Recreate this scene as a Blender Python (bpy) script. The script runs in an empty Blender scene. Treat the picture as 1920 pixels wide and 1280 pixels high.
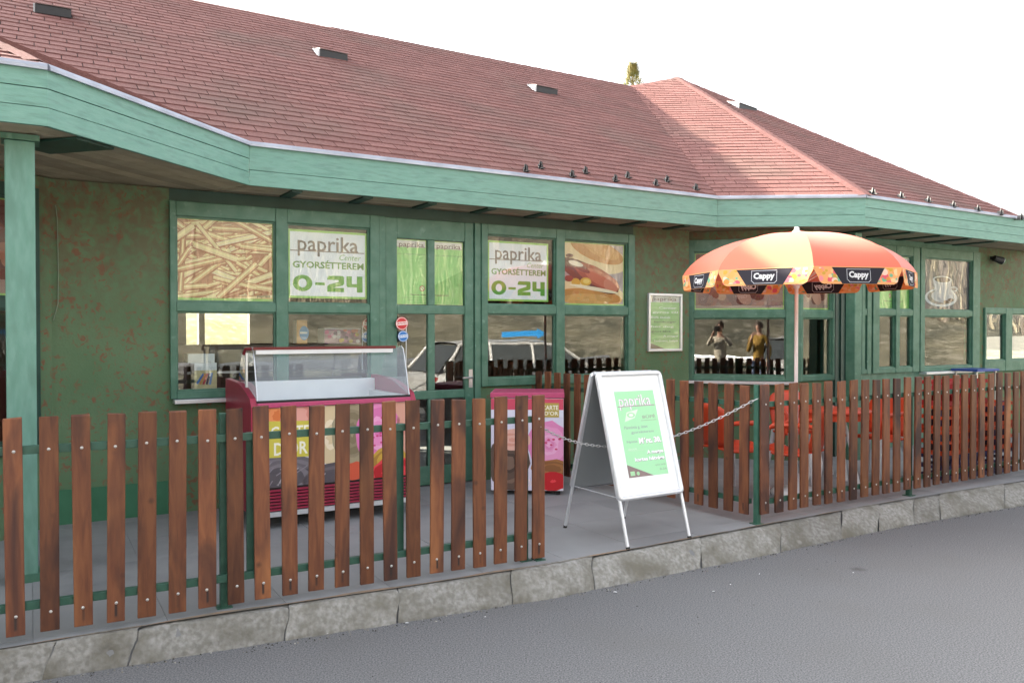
import bpy, bmesh, math, random
from mathutils import Vector, Matrix
random.seed(7)
S = bpy.context.scene
COL = S.collection
R = math.radians

# ------------------------------------------------------------------ camera
F, HZ, EYE = 1536.0, 618.0, 1.65
PIT = math.atan((640 - HZ) / F)
cam = bpy.data.objects.new('camera', bpy.data.cameras.new('camera'))
COL.objects.link(cam)
cam.data.sensor_width = 36; cam.data.lens = 36 * F / 1920
cam.data.clip_start = 0.02; cam.data.clip_end = 600
cam.location = (0, 0, EYE); cam.rotation_euler = (math.pi / 2 - PIT, 0, 0)
S.camera = cam

# ------------------------------------------------------------------ light
sh = Vector((-0.955, 0.297, 0)).normalized()
ELEV = R(22.7)
sdir = Vector((sh.x * math.cos(ELEV), sh.y * math.cos(ELEV), math.sin(ELEV)))
W = bpy.data.worlds.new('World'); S.world = W; W.use_nodes = True
wn = W.node_tree.nodes; wl = W.node_tree.links
sky = wn.new('ShaderNodeTexSky'); sky.sky_type = 'NISHITA'; sky.sun_disc = False
sky.sun_elevation = ELEV; sky.sun_rotation = math.atan2(sh.x, sh.y)
sky.air_density = 0.9; sky.dust_density = 6.0; sky.ozone_density = 0.6
bg = wn['Background']; bg.inputs[1].default_value = 0.11
shs = wn.new('ShaderNodeHueSaturation'); shs.inputs['Saturation'].default_value = 0.26
wl.new(sky.outputs[0], shs.inputs['Color']); wl.new(shs.outputs[0], bg.inputs[0])
sun = bpy.data.objects.new('sun', bpy.data.lights.new('sun', 'SUN')); COL.objects.link(sun)
sun.data.energy = 4.3; sun.data.angle = R(0.5); sun.data.color = (1.0, 0.88, 0.72)
sun.rotation_euler = sdir.to_track_quat('Z', 'Y').to_euler()
S.view_settings.view_transform = 'Standard'; S.view_settings.look = 'None'
S.view_settings.gamma = 1; S.view_settings.use_curve_mapping = False
S.view_settings.exposure = 2.95
S.render.engine = 'CYCLES'

# ------------------------------------------------------------------ helpers
def lin(v): return v / 12.92 if v <= 0.04045 else ((v + 0.055) / 1.055) ** 2.4
def C(h): return tuple(lin(int(h[i:i + 2], 16) / 255) for i in (0, 2, 4))

def ray(x, y):
    a = (x - 960) / F; b = (640 - y) / F
    return Vector((a, math.cos(PIT) + b * math.sin(PIT), -math.sin(PIT) + b * math.cos(PIT)))
def onz(x, y, z):
    r = ray(x, y); t = (z - EYE) / r.z
    return Vector((r.x * t, r.y * t, z))

class Fr:
    """vertical frame: s along d, o outwards along n (d rotated -90), z up"""
    def __init__(s, p, d):
        s.p = Vector((p[0], p[1], 0)); s.d = Vector((d[0], d[1], 0)).normalized()
        s.n = Vector((s.d.y, -s.d.x, 0))
    def w(s, a, o, z): return s.p + s.d * a + s.n * o + Vector((0, 0, z))
    def px(s, x, y, o=0):
        r = ray(x, y); p = s.p + s.n * o
        det = s.d.x * (-r.y) + r.x * s.d.y
        a = (-p.x * (-r.y) - r.x * p.y) / det
        t = (s.d.x * (-p.y) + s.d.y * p.x) / det
        return a, EYE + r.z * t
    def sx(s, x, o=0): return s.px(x, 600, o)[0]
    def mat(s, a=0, o=0, z=0):
        m = Matrix((( s.d.x, -s.n.x, 0, 0), (s.d.y, -s.n.y, 0, 0), (0, 0, 1, 0), (0, 0, 0, 1)))
        m.translation = s.w(a, o, z); return m      # local x along, local -y outwards

class MB:
    def __init__(s): s.v = []; s.f = []; s.m = []; s.sm = []; s.tint = []
    def face(s, pts, m=0, sm=False, t=0.5):
        i = len(s.v); s.v += [tuple(p) for p in pts]
        s.f.append(tuple(range(i, i + len(pts)))); s.m.append(m); s.sm.append(sm); s.tint.append(t)
    def grid(s, rows, m=0, closed=False, sm=True, t=0.5):
        i = len(s.v); n = len(rows[0])
        for r in rows: s.v += [tuple(p) for p in r]
        for a in range(len(rows) - 1):
            for b in range(n if closed else n - 1):
                c = (b + 1) % n
                s.f.append((i + a * n + b, i + a * n + c, i + (a + 1) * n + c, i + (a + 1) * n + b))
                s.m.append(m); s.sm.append(sm); s.tint.append(t)
    def box(s, x0, x1, y0, y1, z0, z1, m=0, T=None, t=0.5):
        c = [Vector((x, y, z)) for z in (z0, z1) for y in (y0, y1) for x in (x0, x1)]
        if T: c = [T @ p for p in c]
        i = len(s.v); s.v += [tuple(p) for p in c]
        for q in ((0, 2, 3, 1), (4, 5, 7, 6), (0, 1, 5, 4), (2, 6, 7, 3), (0, 4, 6, 2), (1, 3, 7, 5)):
            s.f.append(tuple(i + k for k in q)); s.m.append(m); s.sm.append(False); s.tint.append(t)
    def prism(s, poly, y0, y1, m=0, plane='xz', T=None, sm=False):
        def mk(p, y):
            q = Vector((p[0], y, p[1])) if plane == 'xz' else (Vector((p[0], p[1], y)) if plane == 'xy' else Vector((y, p[0], p[1])))
            return T @ q if T else q
        a = [mk(p, y0) for p in poly]; b = [mk(p, y1) for p in poly]
        s.face(a[::-1], m); s.face(b, m)
        for k in range(len(poly)):
            j = (k + 1) % len(poly); s.face([a[k], a[j], b[j], b[k]], m, sm)
    def tube(s, pts, r, n=8, m=0, cap=True):
        pts = [Vector(p) for p in pts]; rr = r if isinstance(r, (list, tuple)) else [r] * len(pts)
        rows = []; up = None
        for k, p in enumerate(pts):
            d = (pts[min(k + 1, len(pts) - 1)] - pts[max(k - 1, 0)]).normalized()
            if up is None: up = Vector((0, 0, 1)) if abs(d.z) < 0.9 else Vector((1, 0, 0))
            a = d.cross(up).normalized(); b = a.cross(d).normalized(); up = b
            rows.append([p + (a * math.cos(q) + b * math.sin(q)) * rr[k] for q in [2 * math.pi * j / n for j in range(n)]])
        s.grid(rows, m, True)
        if cap: s.face(rows[0][::-1], m); s.face(rows[-1], m)
    def lathe(s, prof, c=(0, 0, 0), n=16, m=0):
        rows = [[(c[0] + r * math.cos(q), c[1] + r * math.sin(q), c[2] + z) for q in [2 * math.pi * j / n for j in range(n)]] for r, z in prof]
        s.grid(rows, m, True)
    def build(s, name, mats, parent=None, mw=None, tint=False, bevel=0):
        me = bpy.data.meshes.new(name); me.from_pydata(s.v, [], s.f)
        if not isinstance(mats, (list, tuple)): mats = [mats]
        for q in mats: me.materials.append(q)
        me.polygons.foreach_set('material_index', s.m); me.polygons.foreach_set('use_smooth', s.sm)
        if tint:
            at = me.attributes.new('tint', 'FLOAT', 'FACE'); at.data.foreach_set('value', s.tint)
        me.update(); o = bpy.data.objects.new(name, me); COL.objects.link(o)
        if mw is not None: o.matrix_world = mw
        if parent: o.parent = parent
        if bevel:
            b = o.modifiers.new('bevel', 'BEVEL'); b.width = bevel; b.segments = 2; b.limit_method = 'ANGLE'
        return o

def tag(o, label=None, cat=None, group=None, kind=None):
    if label: o['label'] = label
    if cat: o['category'] = cat
    if group: o['group'] = group
    if kind: o['kind'] = kind
    return o
def empty(name, loc=(0, 0, 0), rz=0, parent=None, mw=None):
    o = bpy.data.objects.new(name, None); COL.objects.link(o)
    o.empty_display_size = 0.1
    if mw is not None: o.matrix_world = mw
    else: o.location = loc; o.rotation_euler = (0, 0, rz)
    if parent: o.parent = parent
    return o
def copy_tree(o, parent=None):
    kids = [c for c in bpy.data.objects if c.parent == o]
    c = o.copy(); COL.objects.link(c); c.parent = parent
    for k in kids: copy_tree(k, c)
    return c

# ------------------------------------------------------------------ materials
def mat(name, base, rough=0.6, c2=None, scale=8, stretch=(1, 1, 1), detail=6, lo=0.35, hi=0.65, bump=0, bscale=None,
        c3=None, s3=2, lo3=0.5, hi3=0.7, metal=0, spec=0.5, rnd=0.0, tint=0, coord='Object', dist=0.0):
    m = bpy.data.materials.new(name); m.use_nodes = True
    nt = m.node_tree; N = nt.nodes; L = nt.links; P = N['Principled BSDF']
    P.inputs['Roughness'].default_value = rough; P.inputs['Metallic'].default_value = metal
    P.inputs['Specular IOR Level'].default_value = spec
    P.inputs['Base Color'].default_value = (*base, 1)
    tc = N.new('ShaderNodeTexCoord'); mp = N.new('ShaderNodeMapping'); mp.inputs['Scale'].default_value = stretch
    src = tc.outputs[coord]
    oi = N.new('ShaderNodeObjectInfo')
    if rnd:
        ad = N.new('ShaderNodeVectorMath'); ad.operation = 'ADD'; sc = N.new('ShaderNodeMath'); sc.operation = 'MULTIPLY'
        sc.inputs[1].default_value = 37.0; L.new(oi.outputs['Random'], sc.inputs[0]); L.new(src, ad.inputs[0]); L.new(sc.outputs[0], ad.inputs[1])
        src = ad.outputs[0]
    L.new(src, mp.inputs[0]); col = None
    def noise(sc_, det, d=0.0):
        n = N.new('ShaderNodeTexNoise'); n.inputs['Scale'].default_value = sc_; n.inputs['Detail'].default_value = det
        n.inputs['Distortion'].default_value = d
        L.new(mp.outputs[0], n.inputs['Vector']); return n
    def mixc(fac, a, b):
        x = N.new('ShaderNodeMix'); x.data_type = 'RGBA'; L.new(fac, x.inputs[0])
        if isinstance(a, tuple): x.inputs[6].default_value = (*a, 1)
        else: L.new(a, x.inputs[6])
        if isinstance(b, tuple): x.inputs[7].default_value = (*b, 1)
        else: L.new(b, x.inputs[7])
        return x.outputs[2]
    def ramp(n, a, b):
        x = N.new('ShaderNodeMapRange'); x.inputs[1].default_value = a; x.inputs[2].default_value = b; L.new(n, x.inputs[0]); return x.outputs[0]
    if c2 is not None:
        n = noise(scale, detail, dist); col = mixc(ramp(n.outputs['Fac'], lo, hi), base, c2)
    if c3 is not None:
        n = noise(s3, 8); col = mixc(ramp(n.outputs['Fac'], lo3, hi3), col if col is not None else base, c3)
    if rnd or tint:
        hv = N.new('ShaderNodeHueSaturation'); hv.inputs['Color'].default_value = (*base, 1)
        if col is not None: L.new(col, hv.inputs['Color'])
        if tint:
            at = N.new('ShaderNodeAttribute'); at.attribute_name = 'tint'; v = at.outputs['Fac']; k = tint
        else: v = oi.outputs['Random']; k = rnd
        x = N.new('ShaderNodeMapRange'); x.inputs[3].default_value = 1 - k; x.inputs[4].default_value = 1 + k
        L.new(v, x.inputs[0]); L.new(x.outputs[0], hv.inputs['Value']); col = hv.outputs[0]
    if col is not None: L.new(col, P.inputs['Base Color'])
    if bump:
        n = noise(bscale or scale, 10); b = N.new('ShaderNodeBump'); b.inputs['Strength'].default_value = bump; b.inputs['Distance'].default_value = 0.01
        L.new(n.outputs['Fac'], b.inputs['Height']); L.new(b.outputs[0], P.inputs['Normal'])
    return m

M = {}
M['shingle'] = mat('shingle', (0.155, 0.070, 0.064), 0.9, c2=(0.205, 0.100, 0.092), scale=45, bump=0.5, bscale=200, c3=(0.15, 0.088, 0.078), s3=0.9, lo3=0.5, hi3=0.72, tint=0.10, spec=0.25)
M['roof_dark'] = mat('roof_dark', (0.05, 0.028, 0.027), 0.95)
M['teal'] = mat('teal_paint', (0.145, 0.32, 0.26), 0.55, c2=(0.185, 0.36, 0.305), scale=9, stretch=(1, 1, 6), lo=0.3, hi=0.7, c3=(0.115, 0.24, 0.20), s3=7, lo3=0.5, hi3=0.8, bump=0.15, bscale=40)
M['teal_post'] = mat('teal_post_paint', (0.12, 0.275, 0.215), 0.55, c2=(0.155, 0.315, 0.26), scale=7, stretch=(4, 4, 1), c3=(0.11, 0.24, 0.19), s3=4)
M['green'] = mat('green_paint', (0.052, 0.15, 0.10), 0.42, c2=(0.088, 0.20, 0.145), scale=9, c3=(0.13, 0.26, 0.20), s3=14, lo3=0.62, hi3=0.75, bump=0.1, bscale=30)
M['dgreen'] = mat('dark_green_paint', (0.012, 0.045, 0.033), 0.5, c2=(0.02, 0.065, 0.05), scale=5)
M['fence_green'] = mat('fence_green_metal', (0.022, 0.085, 0.058), 0.45, c2=(0.035, 0.115, 0.08), scale=14, bump=0.1)
M['wall'] = None
M['skirt'] = mat('skirt_paint', (0.028, 0.13, 0.065), 0.7, c2=(0.04, 0.16, 0.085), scale=5)
M['soffit'] = mat('soffit_wood', (0.42, 0.36, 0.26), 0.7, c2=(0.32, 0.27, 0.19), scale=6, stretch=(1, 1, 1), rnd=0.25)
M['zinc'] = mat('zinc', (0.34, 0.36, 0.42), 0.5, c2=(0.45, 0.48, 0.55), scale=5, metal=0.6)
M['zincd'] = mat('dull_zinc', (0.33, 0.34, 0.36), 0.6)
M['alu'] = mat('aluminium', (0.72, 0.74, 0.78), 0.35, metal=0.55, c2=(0.66, 0.68, 0.72), scale=9)
M['steel'] = mat('galvanised_steel', (0.55, 0.55, 0.56), 0.35, metal=0.9)
M['screw'] = mat('screw_head', (0.5, 0.49, 0.47), 0.4, metal=0.7)
M['black'] = mat('black_plastic', (0.015, 0.015, 0.017), 0.5)
M['rubber'] = mat('rubber', (0.02, 0.02, 0.02), 0.8)
M['white'] = mat('white_plastic', (0.78, 0.79, 0.80), 0.35, c2=(0.72, 0.73, 0.75), scale=4)
M['magenta'] = mat('magenta_plastic', (0.36, 0.022, 0.065), 0.4, c2=(0.32, 0.02, 0.058), scale=3)
M['magenta2'] = mat('pink_metal', (0.50, 0.065, 0.17), 0.4)
M['asphalt'] = mat('asphalt', (0.092, 0.093, 0.096), 0.95, c2=(0.232, 0.234, 0.24), scale=120, detail=8, lo=0.36, hi=0.68, c3=(0.14, 0.138, 0.134), s3=1.3, lo3=0.5, hi3=1.0, bump=0.04, bscale=180, spec=0.2)
M['tile'] = mat('floor_tile', (0.235, 0.24, 0.248), 0.7, c2=(0.265, 0.27, 0.278), scale=3, c3=(0.15, 0.155, 0.165), s3=1.4, lo3=0.52, hi3=0.8, rnd=0.06, bump=0.1, bscale=90)
M['grout'] = mat('grout', (0.19, 0.192, 0.195), 0.9)
M['concrete'] = mat('kerb_concrete', (0.20, 0.195, 0.175), 0.95, c2=(0.31, 0.305, 0.29), scale=38, detail=15, lo=0.38, hi=0.66, c3=(0.15, 0.142, 0.118), s3=5, lo3=0.42, hi3=0.70, bump=1.0, bscale=22, rnd=0.10, spec=0.2)
M['mortar'] = mat('mortar_strip', (0.30, 0.215, 0.15), 0.95, c2=(0.21, 0.18, 0.14), scale=9, lo=0.45, hi=0.6, bump=0.5, bscale=40)
M['grass'] = mat('dry_grass', (0.17, 0.155, 0.105), 0.95, c2=(0.07, 0.07, 0.05), scale=0.6, c3=(0.25, 0.23, 0.18), s3=3, bump=0.5, bscale=20)
M['hill'] = mat('wooded_ground', (0.045, 0.038, 0.030), 0.95, c2=(0.075, 0.065, 0.05), scale=0.5, c3=(0.028, 0.025, 0.02), s3=1.6)
M['bark'] = mat('bark', (0.12, 0.10, 0.08), 0.95, c2=(0.20, 0.17, 0.14), scale=3)
M['twig'] = mat('twigs', (0.10, 0.078, 0.058), 0.95, c2=(0.16, 0.125, 0.09), scale=2)
M['conifer'] = mat('conifer_needles', (0.11, 0.12, 0.035), 0.8, c2=(0.20, 0.17, 0.06), scale=4)
M['inside'] = mat('interior_wall', (0.10, 0.065, 0.04), 0.8, c2=(0.075, 0.05, 0.03), scale=2)
M['infloor'] = mat('interior_floor', (0.09, 0.07, 0.055), 0.5)
M['orange'] = mat('orange_plastic', (0.58, 0.058, 0.015), 0.45, c2=(0.50, 0.048, 0.012), scale=3)
M['yellow'] = mat('yellow_plastic', (0.75, 0.45, 0.02), 0.4)
M['blue'] = mat('blue_plastic', (0.02, 0.06, 0.28), 0.4)
M['red'] = mat('red_plastic', (0.34, 0.018, 0.02), 0.5)
M['navy'] = mat('navy_plastic', (0.02, 0.02, 0.09), 0.5)
M['carpaint'] = mat('white_car_paint', (0.55, 0.55, 0.54), 0.3)
M['carglass'] = mat('car_glass', (0.07, 0.08, 0.085), 0.2)
M['skin'] = mat('skin', (0.50, 0.28, 0.20), 0.5)
M['hair'] = mat('hair', (0.05, 0.03, 0.02), 0.7)
M['coat'] = mat('beige_coat', (0.50, 0.45, 0.36), 0.9, c2=(0.42, 0.37, 0.3), scale=12)
M['mustard'] = mat('mustard_jacket', (0.36, 0.22, 0.035), 0.85, c2=(0.28, 0.16, 0.03), scale=12)
M['greyshirt'] = mat('grey_shirt', (0.20, 0.21, 0.23), 0.9)
M['denim'] = mat('denim', (0.07, 0.10, 0.17), 0.9)
M['dark'] = mat('dark_cloth', (0.03, 0.03, 0.035), 0.9)

def spots(m, sc, r0, r1, colr, amt):
    N = m.node_tree.nodes; L = m.node_tree.links; P = N['Principled BSDF']; src = P.inputs['Base Color'].links[0].from_socket
    tc = N.new('ShaderNodeTexCoord'); nz = N.new('ShaderNodeTexNoise'); nz.inputs['Scale'].default_value = 14; L.new(tc.outputs['Object'], nz.inputs['Vector'])
    mv = N.new('ShaderNodeVectorMath'); mv.operation = 'SCALE'; mv.inputs['Scale'].default_value = 0.05; L.new(nz.outputs['Color'], mv.inputs[0])
    ad = N.new('ShaderNodeVectorMath'); ad.operation = 'ADD'; L.new(tc.outputs['Object'], ad.inputs[0]); L.new(mv.outputs[0], ad.inputs[1])
    v = N.new('ShaderNodeTexVoronoi'); v.inputs['Scale'].default_value = sc; L.new(ad.outputs[0], v.inputs['Vector'])
    r = N.new('ShaderNodeMapRange'); r.inputs[1].default_value = r0; r.inputs[2].default_value = r1; r.inputs[3].default_value = amt; r.inputs[4].default_value = 0; L.new(v.outputs['Distance'], r.inputs[0])
    x = N.new('ShaderNodeMix'); x.data_type = 'RGBA'; L.new(r.outputs[0], x.inputs[0]); L.new(src, x.inputs[6]); x.inputs[7].default_value = (*colr, 1); L.new(x.outputs[2], P.inputs['Base Color'])
spots(M['asphalt'], 1.1, 0.025, 0.07, (0.055, 0.052, 0.048), 0.55)
spots(M['asphalt'], 3.7, 0.010, 0.03, (0.05, 0.047, 0.043), 0.6)
spots(M['asphalt'], 6.3, 0.008, 0.022, (0.42, 0.41, 0.39), 0.7)
spots(M['concrete'], 5.0, 0.03, 0.12, (0.42, 0.41, 0.39), 0.35)
spots(M['tile'], 2.3, 0.02, 0.06, (0.14, 0.14, 0.14), 0.35)
def wall_mat():
    m = bpy.data.materials.new('sponged_render'); m.use_nodes = True
    nt = m.node_tree; N = nt.nodes; L = nt.links; P = N['Principled BSDF']; P.inputs['Roughness'].default_value = 0.85
    P.inputs['Specular IOR Level'].default_value = 0.25
    tc = N.new('ShaderNodeTexCoord')
    def nz(s, d, dist=0.0):
        n = N.new('ShaderNodeTexNoise'); n.inputs['Scale'].default_value = s; n.inputs['Detail'].default_value = d; n.inputs['Distortion'].default_value = dist
        L.new(tc.outputs['Object'], n.inputs['Vector']); return n.outputs['Fac']
    def rp(v, a, b, c=0, e=1):
        x = N.new('ShaderNodeMapRange'); x.inputs[1].default_value = a; x.inputs[2].default_value = b; x.inputs[3].default_value = c; x.inputs[4].default_value = e; L.new(v, x.inputs[0]); return x.outputs[0]
    def mx(f, a, b):
        x = N.new('ShaderNodeMix'); x.data_type = 'RGBA'; L.new(f, x.inputs[0])
        for i, c in ((6, a), (7, b)):
            if isinstance(c, tuple): x.inputs[i].default_value = (*c, 1)
            else: L.new(c, x.inputs[i])
        return x.outputs[2]
    col = mx(rp(nz(3, 4), 0.35, 0.65), (0.100, 0.175, 0.095), (0.120, 0.195, 0.11))
    bl = N.new('ShaderNodeMath'); bl.operation = 'MULTIPLY'
    L.new(rp(nz(23, 4, 0.9), 0.54, 0.63), bl.inputs[0]); L.new(rp(nz(5, 3), 0.38, 0.56), bl.inputs[1])
    f = N.new('ShaderNodeMath'); f.operation = 'MULTIPLY'; f.inputs[1].default_value = 0.8; L.new(bl.outputs[0], f.inputs[0])
    col = mx(f.outputs[0], col, (0.22, 0.08, 0.05))
    # eaves shade and soffit reflection painted into the upper band as patchy brown
    sx = N.new('ShaderNodeSeparateXYZ'); L.new(tc.outputs['Object'], sx.inputs[0])
    g = N.new('ShaderNodeMath'); g.operation = 'MULTIPLY'; L.new(rp(sx.outputs['Z'], 1.5, 2.5, 0.0, 0.6), g.inputs[0]); L.new(rp(nz(14, 6, 0.5), 0.35, 0.6), g.inputs[1])
    col = mx(g.outputs[0], col, (0.14, 0.075, 0.055))
    L.new(col, P.inputs['Base Color'])
    b = N.new('ShaderNodeBump'); b.inputs['Strength'].default_value = 0.3; b.inputs['Distance'].default_value = 0.01
    L.new(nz(60, 6), b.inputs['Height']); L.new(b.outputs[0], P.inputs['Normal'])
    return m
M['wall'] = wall_mat()

def wood_mat():
    m = bpy.data.materials.new('stained_slat_wood'); m.use_nodes = True
    nt = m.node_tree; N = nt.nodes; L = nt.links; P = N['Principled BSDF']; P.inputs['Roughness'].default_value = 0.5
    P.inputs['Specular IOR Level'].default_value = 0.35
    tc = N.new('ShaderNodeTexCoord'); oi = N.new('ShaderNodeObjectInfo')
    sc = N.new('ShaderNodeMath'); sc.operation = 'MULTIPLY'; sc.inputs[1].default_value = 53.0; L.new(oi.outputs['Random'], sc.inputs[0])
    ad = N.new('ShaderNodeVectorMath'); ad.operation = 'ADD'; L.new(tc.outputs['Object'], ad.inputs[0]); L.new(sc.outputs[0], ad.inputs[1])
    def nz(st, s, d, dist=0.0):
        mp = N.new('ShaderNodeMapping'); mp.inputs['Scale'].default_value = st; L.new(ad.outputs[0], mp.inputs[0])
        n = N.new('ShaderNodeTexNoise'); n.inputs['Scale'].default_value = s; n.inputs['Detail'].default_value = d; n.inputs['Distortion'].default_value = dist
        L.new(mp.outputs[0], n.inputs['Vector']); return n.outputs['Fac']
    def rp(v, a, b, c=0, e=1):
        x = N.new('ShaderNodeMapRange'); x.inputs[1].default_value = a; x.inputs[2].default_value = b; x.inputs[3].default_value = c; x.inputs[4].default_value = e; L.new(v, x.inputs[0]); return x.outputs[0]
    def mx(f, a, b):
        x = N.new('ShaderNodeMix'); x.data_type = 'RGBA'; L.new(f, x.inputs[0])
        for i, c in ((6, a), (7, b)):
            if isinstance(c, tuple): x.inputs[i].default_value = (*c, 1)
            else: L.new(c, x.inputs[i])
        return x.outputs[2]
    col = mx(rp(nz((1, 1, 0.12), 30, 8, 1.0), 0.35, 0.65), (0.115, 0.040, 0.021), (0.185, 0.070, 0.031))
    col = mx(rp(nz((1, 1, 0.25), 5, 5, 0.6), 0.48, 0.66), col, (0.042, 0.019, 0.016))
    col = mx(rp(nz((1, 1, 0.3), 3.5, 4), 0.58, 0.75), col, (0.28, 0.115, 0.045))
    # grain knots
    v = N.new('ShaderNodeTexVoronoi'); v.inputs['Scale'].default_value = 5.0; L.new(ad.outputs[0], v.inputs['Vector'])
    col = mx(rp(v.outputs['Distance'], 0.0, 0.11, 0.85, 0.0), col, (0.025, 0.014, 0.012))
    sxz = N.new('ShaderNodeSeparateXYZ'); L.new(tc.outputs['Object'], sxz.inputs[0])
    ab = N.new('ShaderNodeMath'); ab.operation = 'ABSOLUTE'; L.new(sxz.outputs['X'], ab.inputs[0])
    m1 = N.new('ShaderNodeMath'); m1.operation = 'MULTIPLY'; L.new(rp(ab.outputs[0], 0.003, 0.009, 1, 0), m1.inputs[0]); L.new(rp(sxz.outputs['Z'], 0.085, 0.092, 1, 0), m1.inputs[1])
    m2 = N.new('ShaderNodeMath'); m2.operation = 'MULTIPLY'; L.new(m1.outputs[0], m2.inputs[0]); L.new(rp(sxz.outputs['Z'], 0.02, 0.035, 0, 1), m2.inputs[1])
    m3 = N.new('ShaderNodeMath'); m3.operation = 'MULTIPLY'; L.new(m2.outputs[0], m3.inputs[0]); L.new(rp(oi.outputs['Random'], 0.35, 0.6), m3.inputs[1])
    col = mx(m3.outputs[0], col, (0.03, 0.02, 0.018))
    hv = N.new('ShaderNodeHueSaturation'); L.new(col, hv.inputs['Color']); L.new(rp(oi.outputs['Random'], 0, 1, 0.72, 1.35), hv.inputs['Value'])
    L.new(hv.outputs[0], P.inputs['Base Color'])
    b = N.new('ShaderNodeBump'); b.inputs['Strength'].default_value = 0.25; b.inputs['Distance'].default_value = 0.004
    L.new(nz((1, 1, 0.08), 60, 6), b.inputs['Height']); L.new(b.outputs[0], P.inputs['Normal'])
    return m
M['slat'] = wood_mat()

def glass_mat(name, refl=2.2, tintc=(0.93, 0.96, 0.95), base=0.0, wav=0.0, milk=0.0):
    m = bpy.data.materials.new(name); m.use_nodes = True
    nt = m.node_tree; N = nt.nodes; L = nt.links; N.remove(N['Principled BSDF']); out = N['Material Output']
    t = N.new('ShaderNodeBsdfTransparent'); t.inputs[0].default_value = (*tintc, 1)
    g = N.new('ShaderNodeBsdfGlossy'); g.inputs['Roughness'].default_value = 0.0
    ge = N.new('ShaderNodeNewGeometry'); dt = N.new('ShaderNodeVectorMath'); dt.operation = 'DOT_PRODUCT'
    L.new(ge.outputs['Incoming'], dt.inputs[0]); L.new(ge.outputs['Normal'], dt.inputs[1])
    def mth(op, a, b_=None):
        q = N.new('ShaderNodeMath'); q.operation = op
        for i, v in enumerate((a, b_)):
            if v is None: continue
            if isinstance(v, (int, float)): q.inputs[i].default_value = v
            else: L.new(v, q.inputs[i])
        return q.outputs[0]
    sch = mth('ADD', mth('MULTIPLY', mth('POWER', mth('SUBTRACT', 1.0, mth('ABSOLUTE', dt.outputs['Value'])), 5.0), 0.96), 0.04)
    x = N.new('ShaderNodeMath'); x.operation = 'MULTIPLY_ADD'; x.inputs[1].default_value = refl; x.inputs[2].default_value = base; x.use_clamp = True
    L.new(sch, x.inputs[0])
    if wav:
        tc = N.new('ShaderNodeTexCoord'); n = N.new('ShaderNodeTexNoise'); n.inputs['Scale'].default_value = 2.5; n.inputs['Detail'].default_value = 1
        L.new(tc.outputs['Object'], n.inputs['Vector'])
        b = N.new('ShaderNodeBump'); b.inputs['Strength'].default_value = wav; b.inputs['Distance'].default_value = 0.02
        L.new(n.outputs['Fac'], b.inputs['Height']); L.new(b.outputs[0], g.inputs['Normal'])
    mx = N.new('ShaderNodeMixShader'); L.new(x.outputs[0], mx.inputs[0])
    if milk:
        d = N.new('ShaderNodeBsdfDiffuse'); d.inputs[0].default_value = (0.75, 0.85, 0.95, 1)
        m2 = N.new('ShaderNodeMixShader'); m2.inputs[0].default_value = milk; L.new(t.outputs[0], m2.inputs[1]); L.new(d.outputs[0], m2.inputs[2]); L.new(m2.outputs[0], mx.inputs[1])
    else: L.new(t.outputs[0], mx.inputs[1])
    L.new(g.outputs[0], mx.inputs[2]); L.new(mx.outputs[0], out.inputs[0]); return m
M['glass'] = glass_mat('window_glass', 1.8, base=0.0, wav=0.05)
M['fglass'] = glass_mat('freezer_glass', 1.8, (0.90, 0.95, 0.97), milk=0.10)

def print_mat(name, rough=0.5, trans=0.0, soft=0.0):
    m = bpy.data.materials.new(name); m.use_nodes = True
    nt = m.node_tree; N = nt.nodes; L = nt.links; P = N['Principled BSDF']; P.inputs['Roughness'].default_value = rough
    a = N.new('ShaderNodeAttribute'); a.attribute_name = 'Col'; L.new(a.outputs['Color'], P.inputs['Base Color'])
    if trans:
        t = N.new('ShaderNodeBsdfTranslucent'); L.new(a.outputs['Color'], t.inputs[0]); mx = N.new('ShaderNodeMixShader'); mx.inputs[0].default_value = trans
        L.new(P.outputs[0], mx.inputs[1]); L.new(t.outputs[0], mx.inputs[2]); L.new(mx.outputs[0], N['Material Output'].inputs[0])
    return m
M['print'] = print_mat('printed_paper', 0.45)
M['fprint'] = print_mat('printed_fabric', 0.8, 0.35)

_tc = {}
def text2d(s, bold=0.0, shear=0.0):
    k = (s, bold, shear)
    if k in _tc: return _tc[k]
    cu = bpy.data.curves.new('t', 'FONT'); cu.body = s; cu.size = 1; cu.offset = bold; cu.shear = shear; cu.resolution_u = 2
    o = bpy.data.objects.new('t', cu); COL.objects.link(o)
    dg = bpy.context.evaluated_depsgraph_get(); me = o.evaluated_get(dg).to_mesh()
    vs = [(v.co.x, v.co.y) for v in me.vertices]; fs = [tuple(p.vertices) for p in me.polygons]
    o.evaluated_get(dg).to_mesh_clear(); bpy.data.objects.remove(o); bpy.data.curves.remove(cu)
    x0 = min(v[0] for v in vs); x1 = max(v[0] for v in vs); y0 = min(v[1] for v in vs); y1 = max(v[1] for v in vs)
    _tc[k] = ([((x - x0) / (x1 - x0), (y - y0) / (y1 - y0)) for x, y in vs], fs); return _tc[k]

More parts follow.
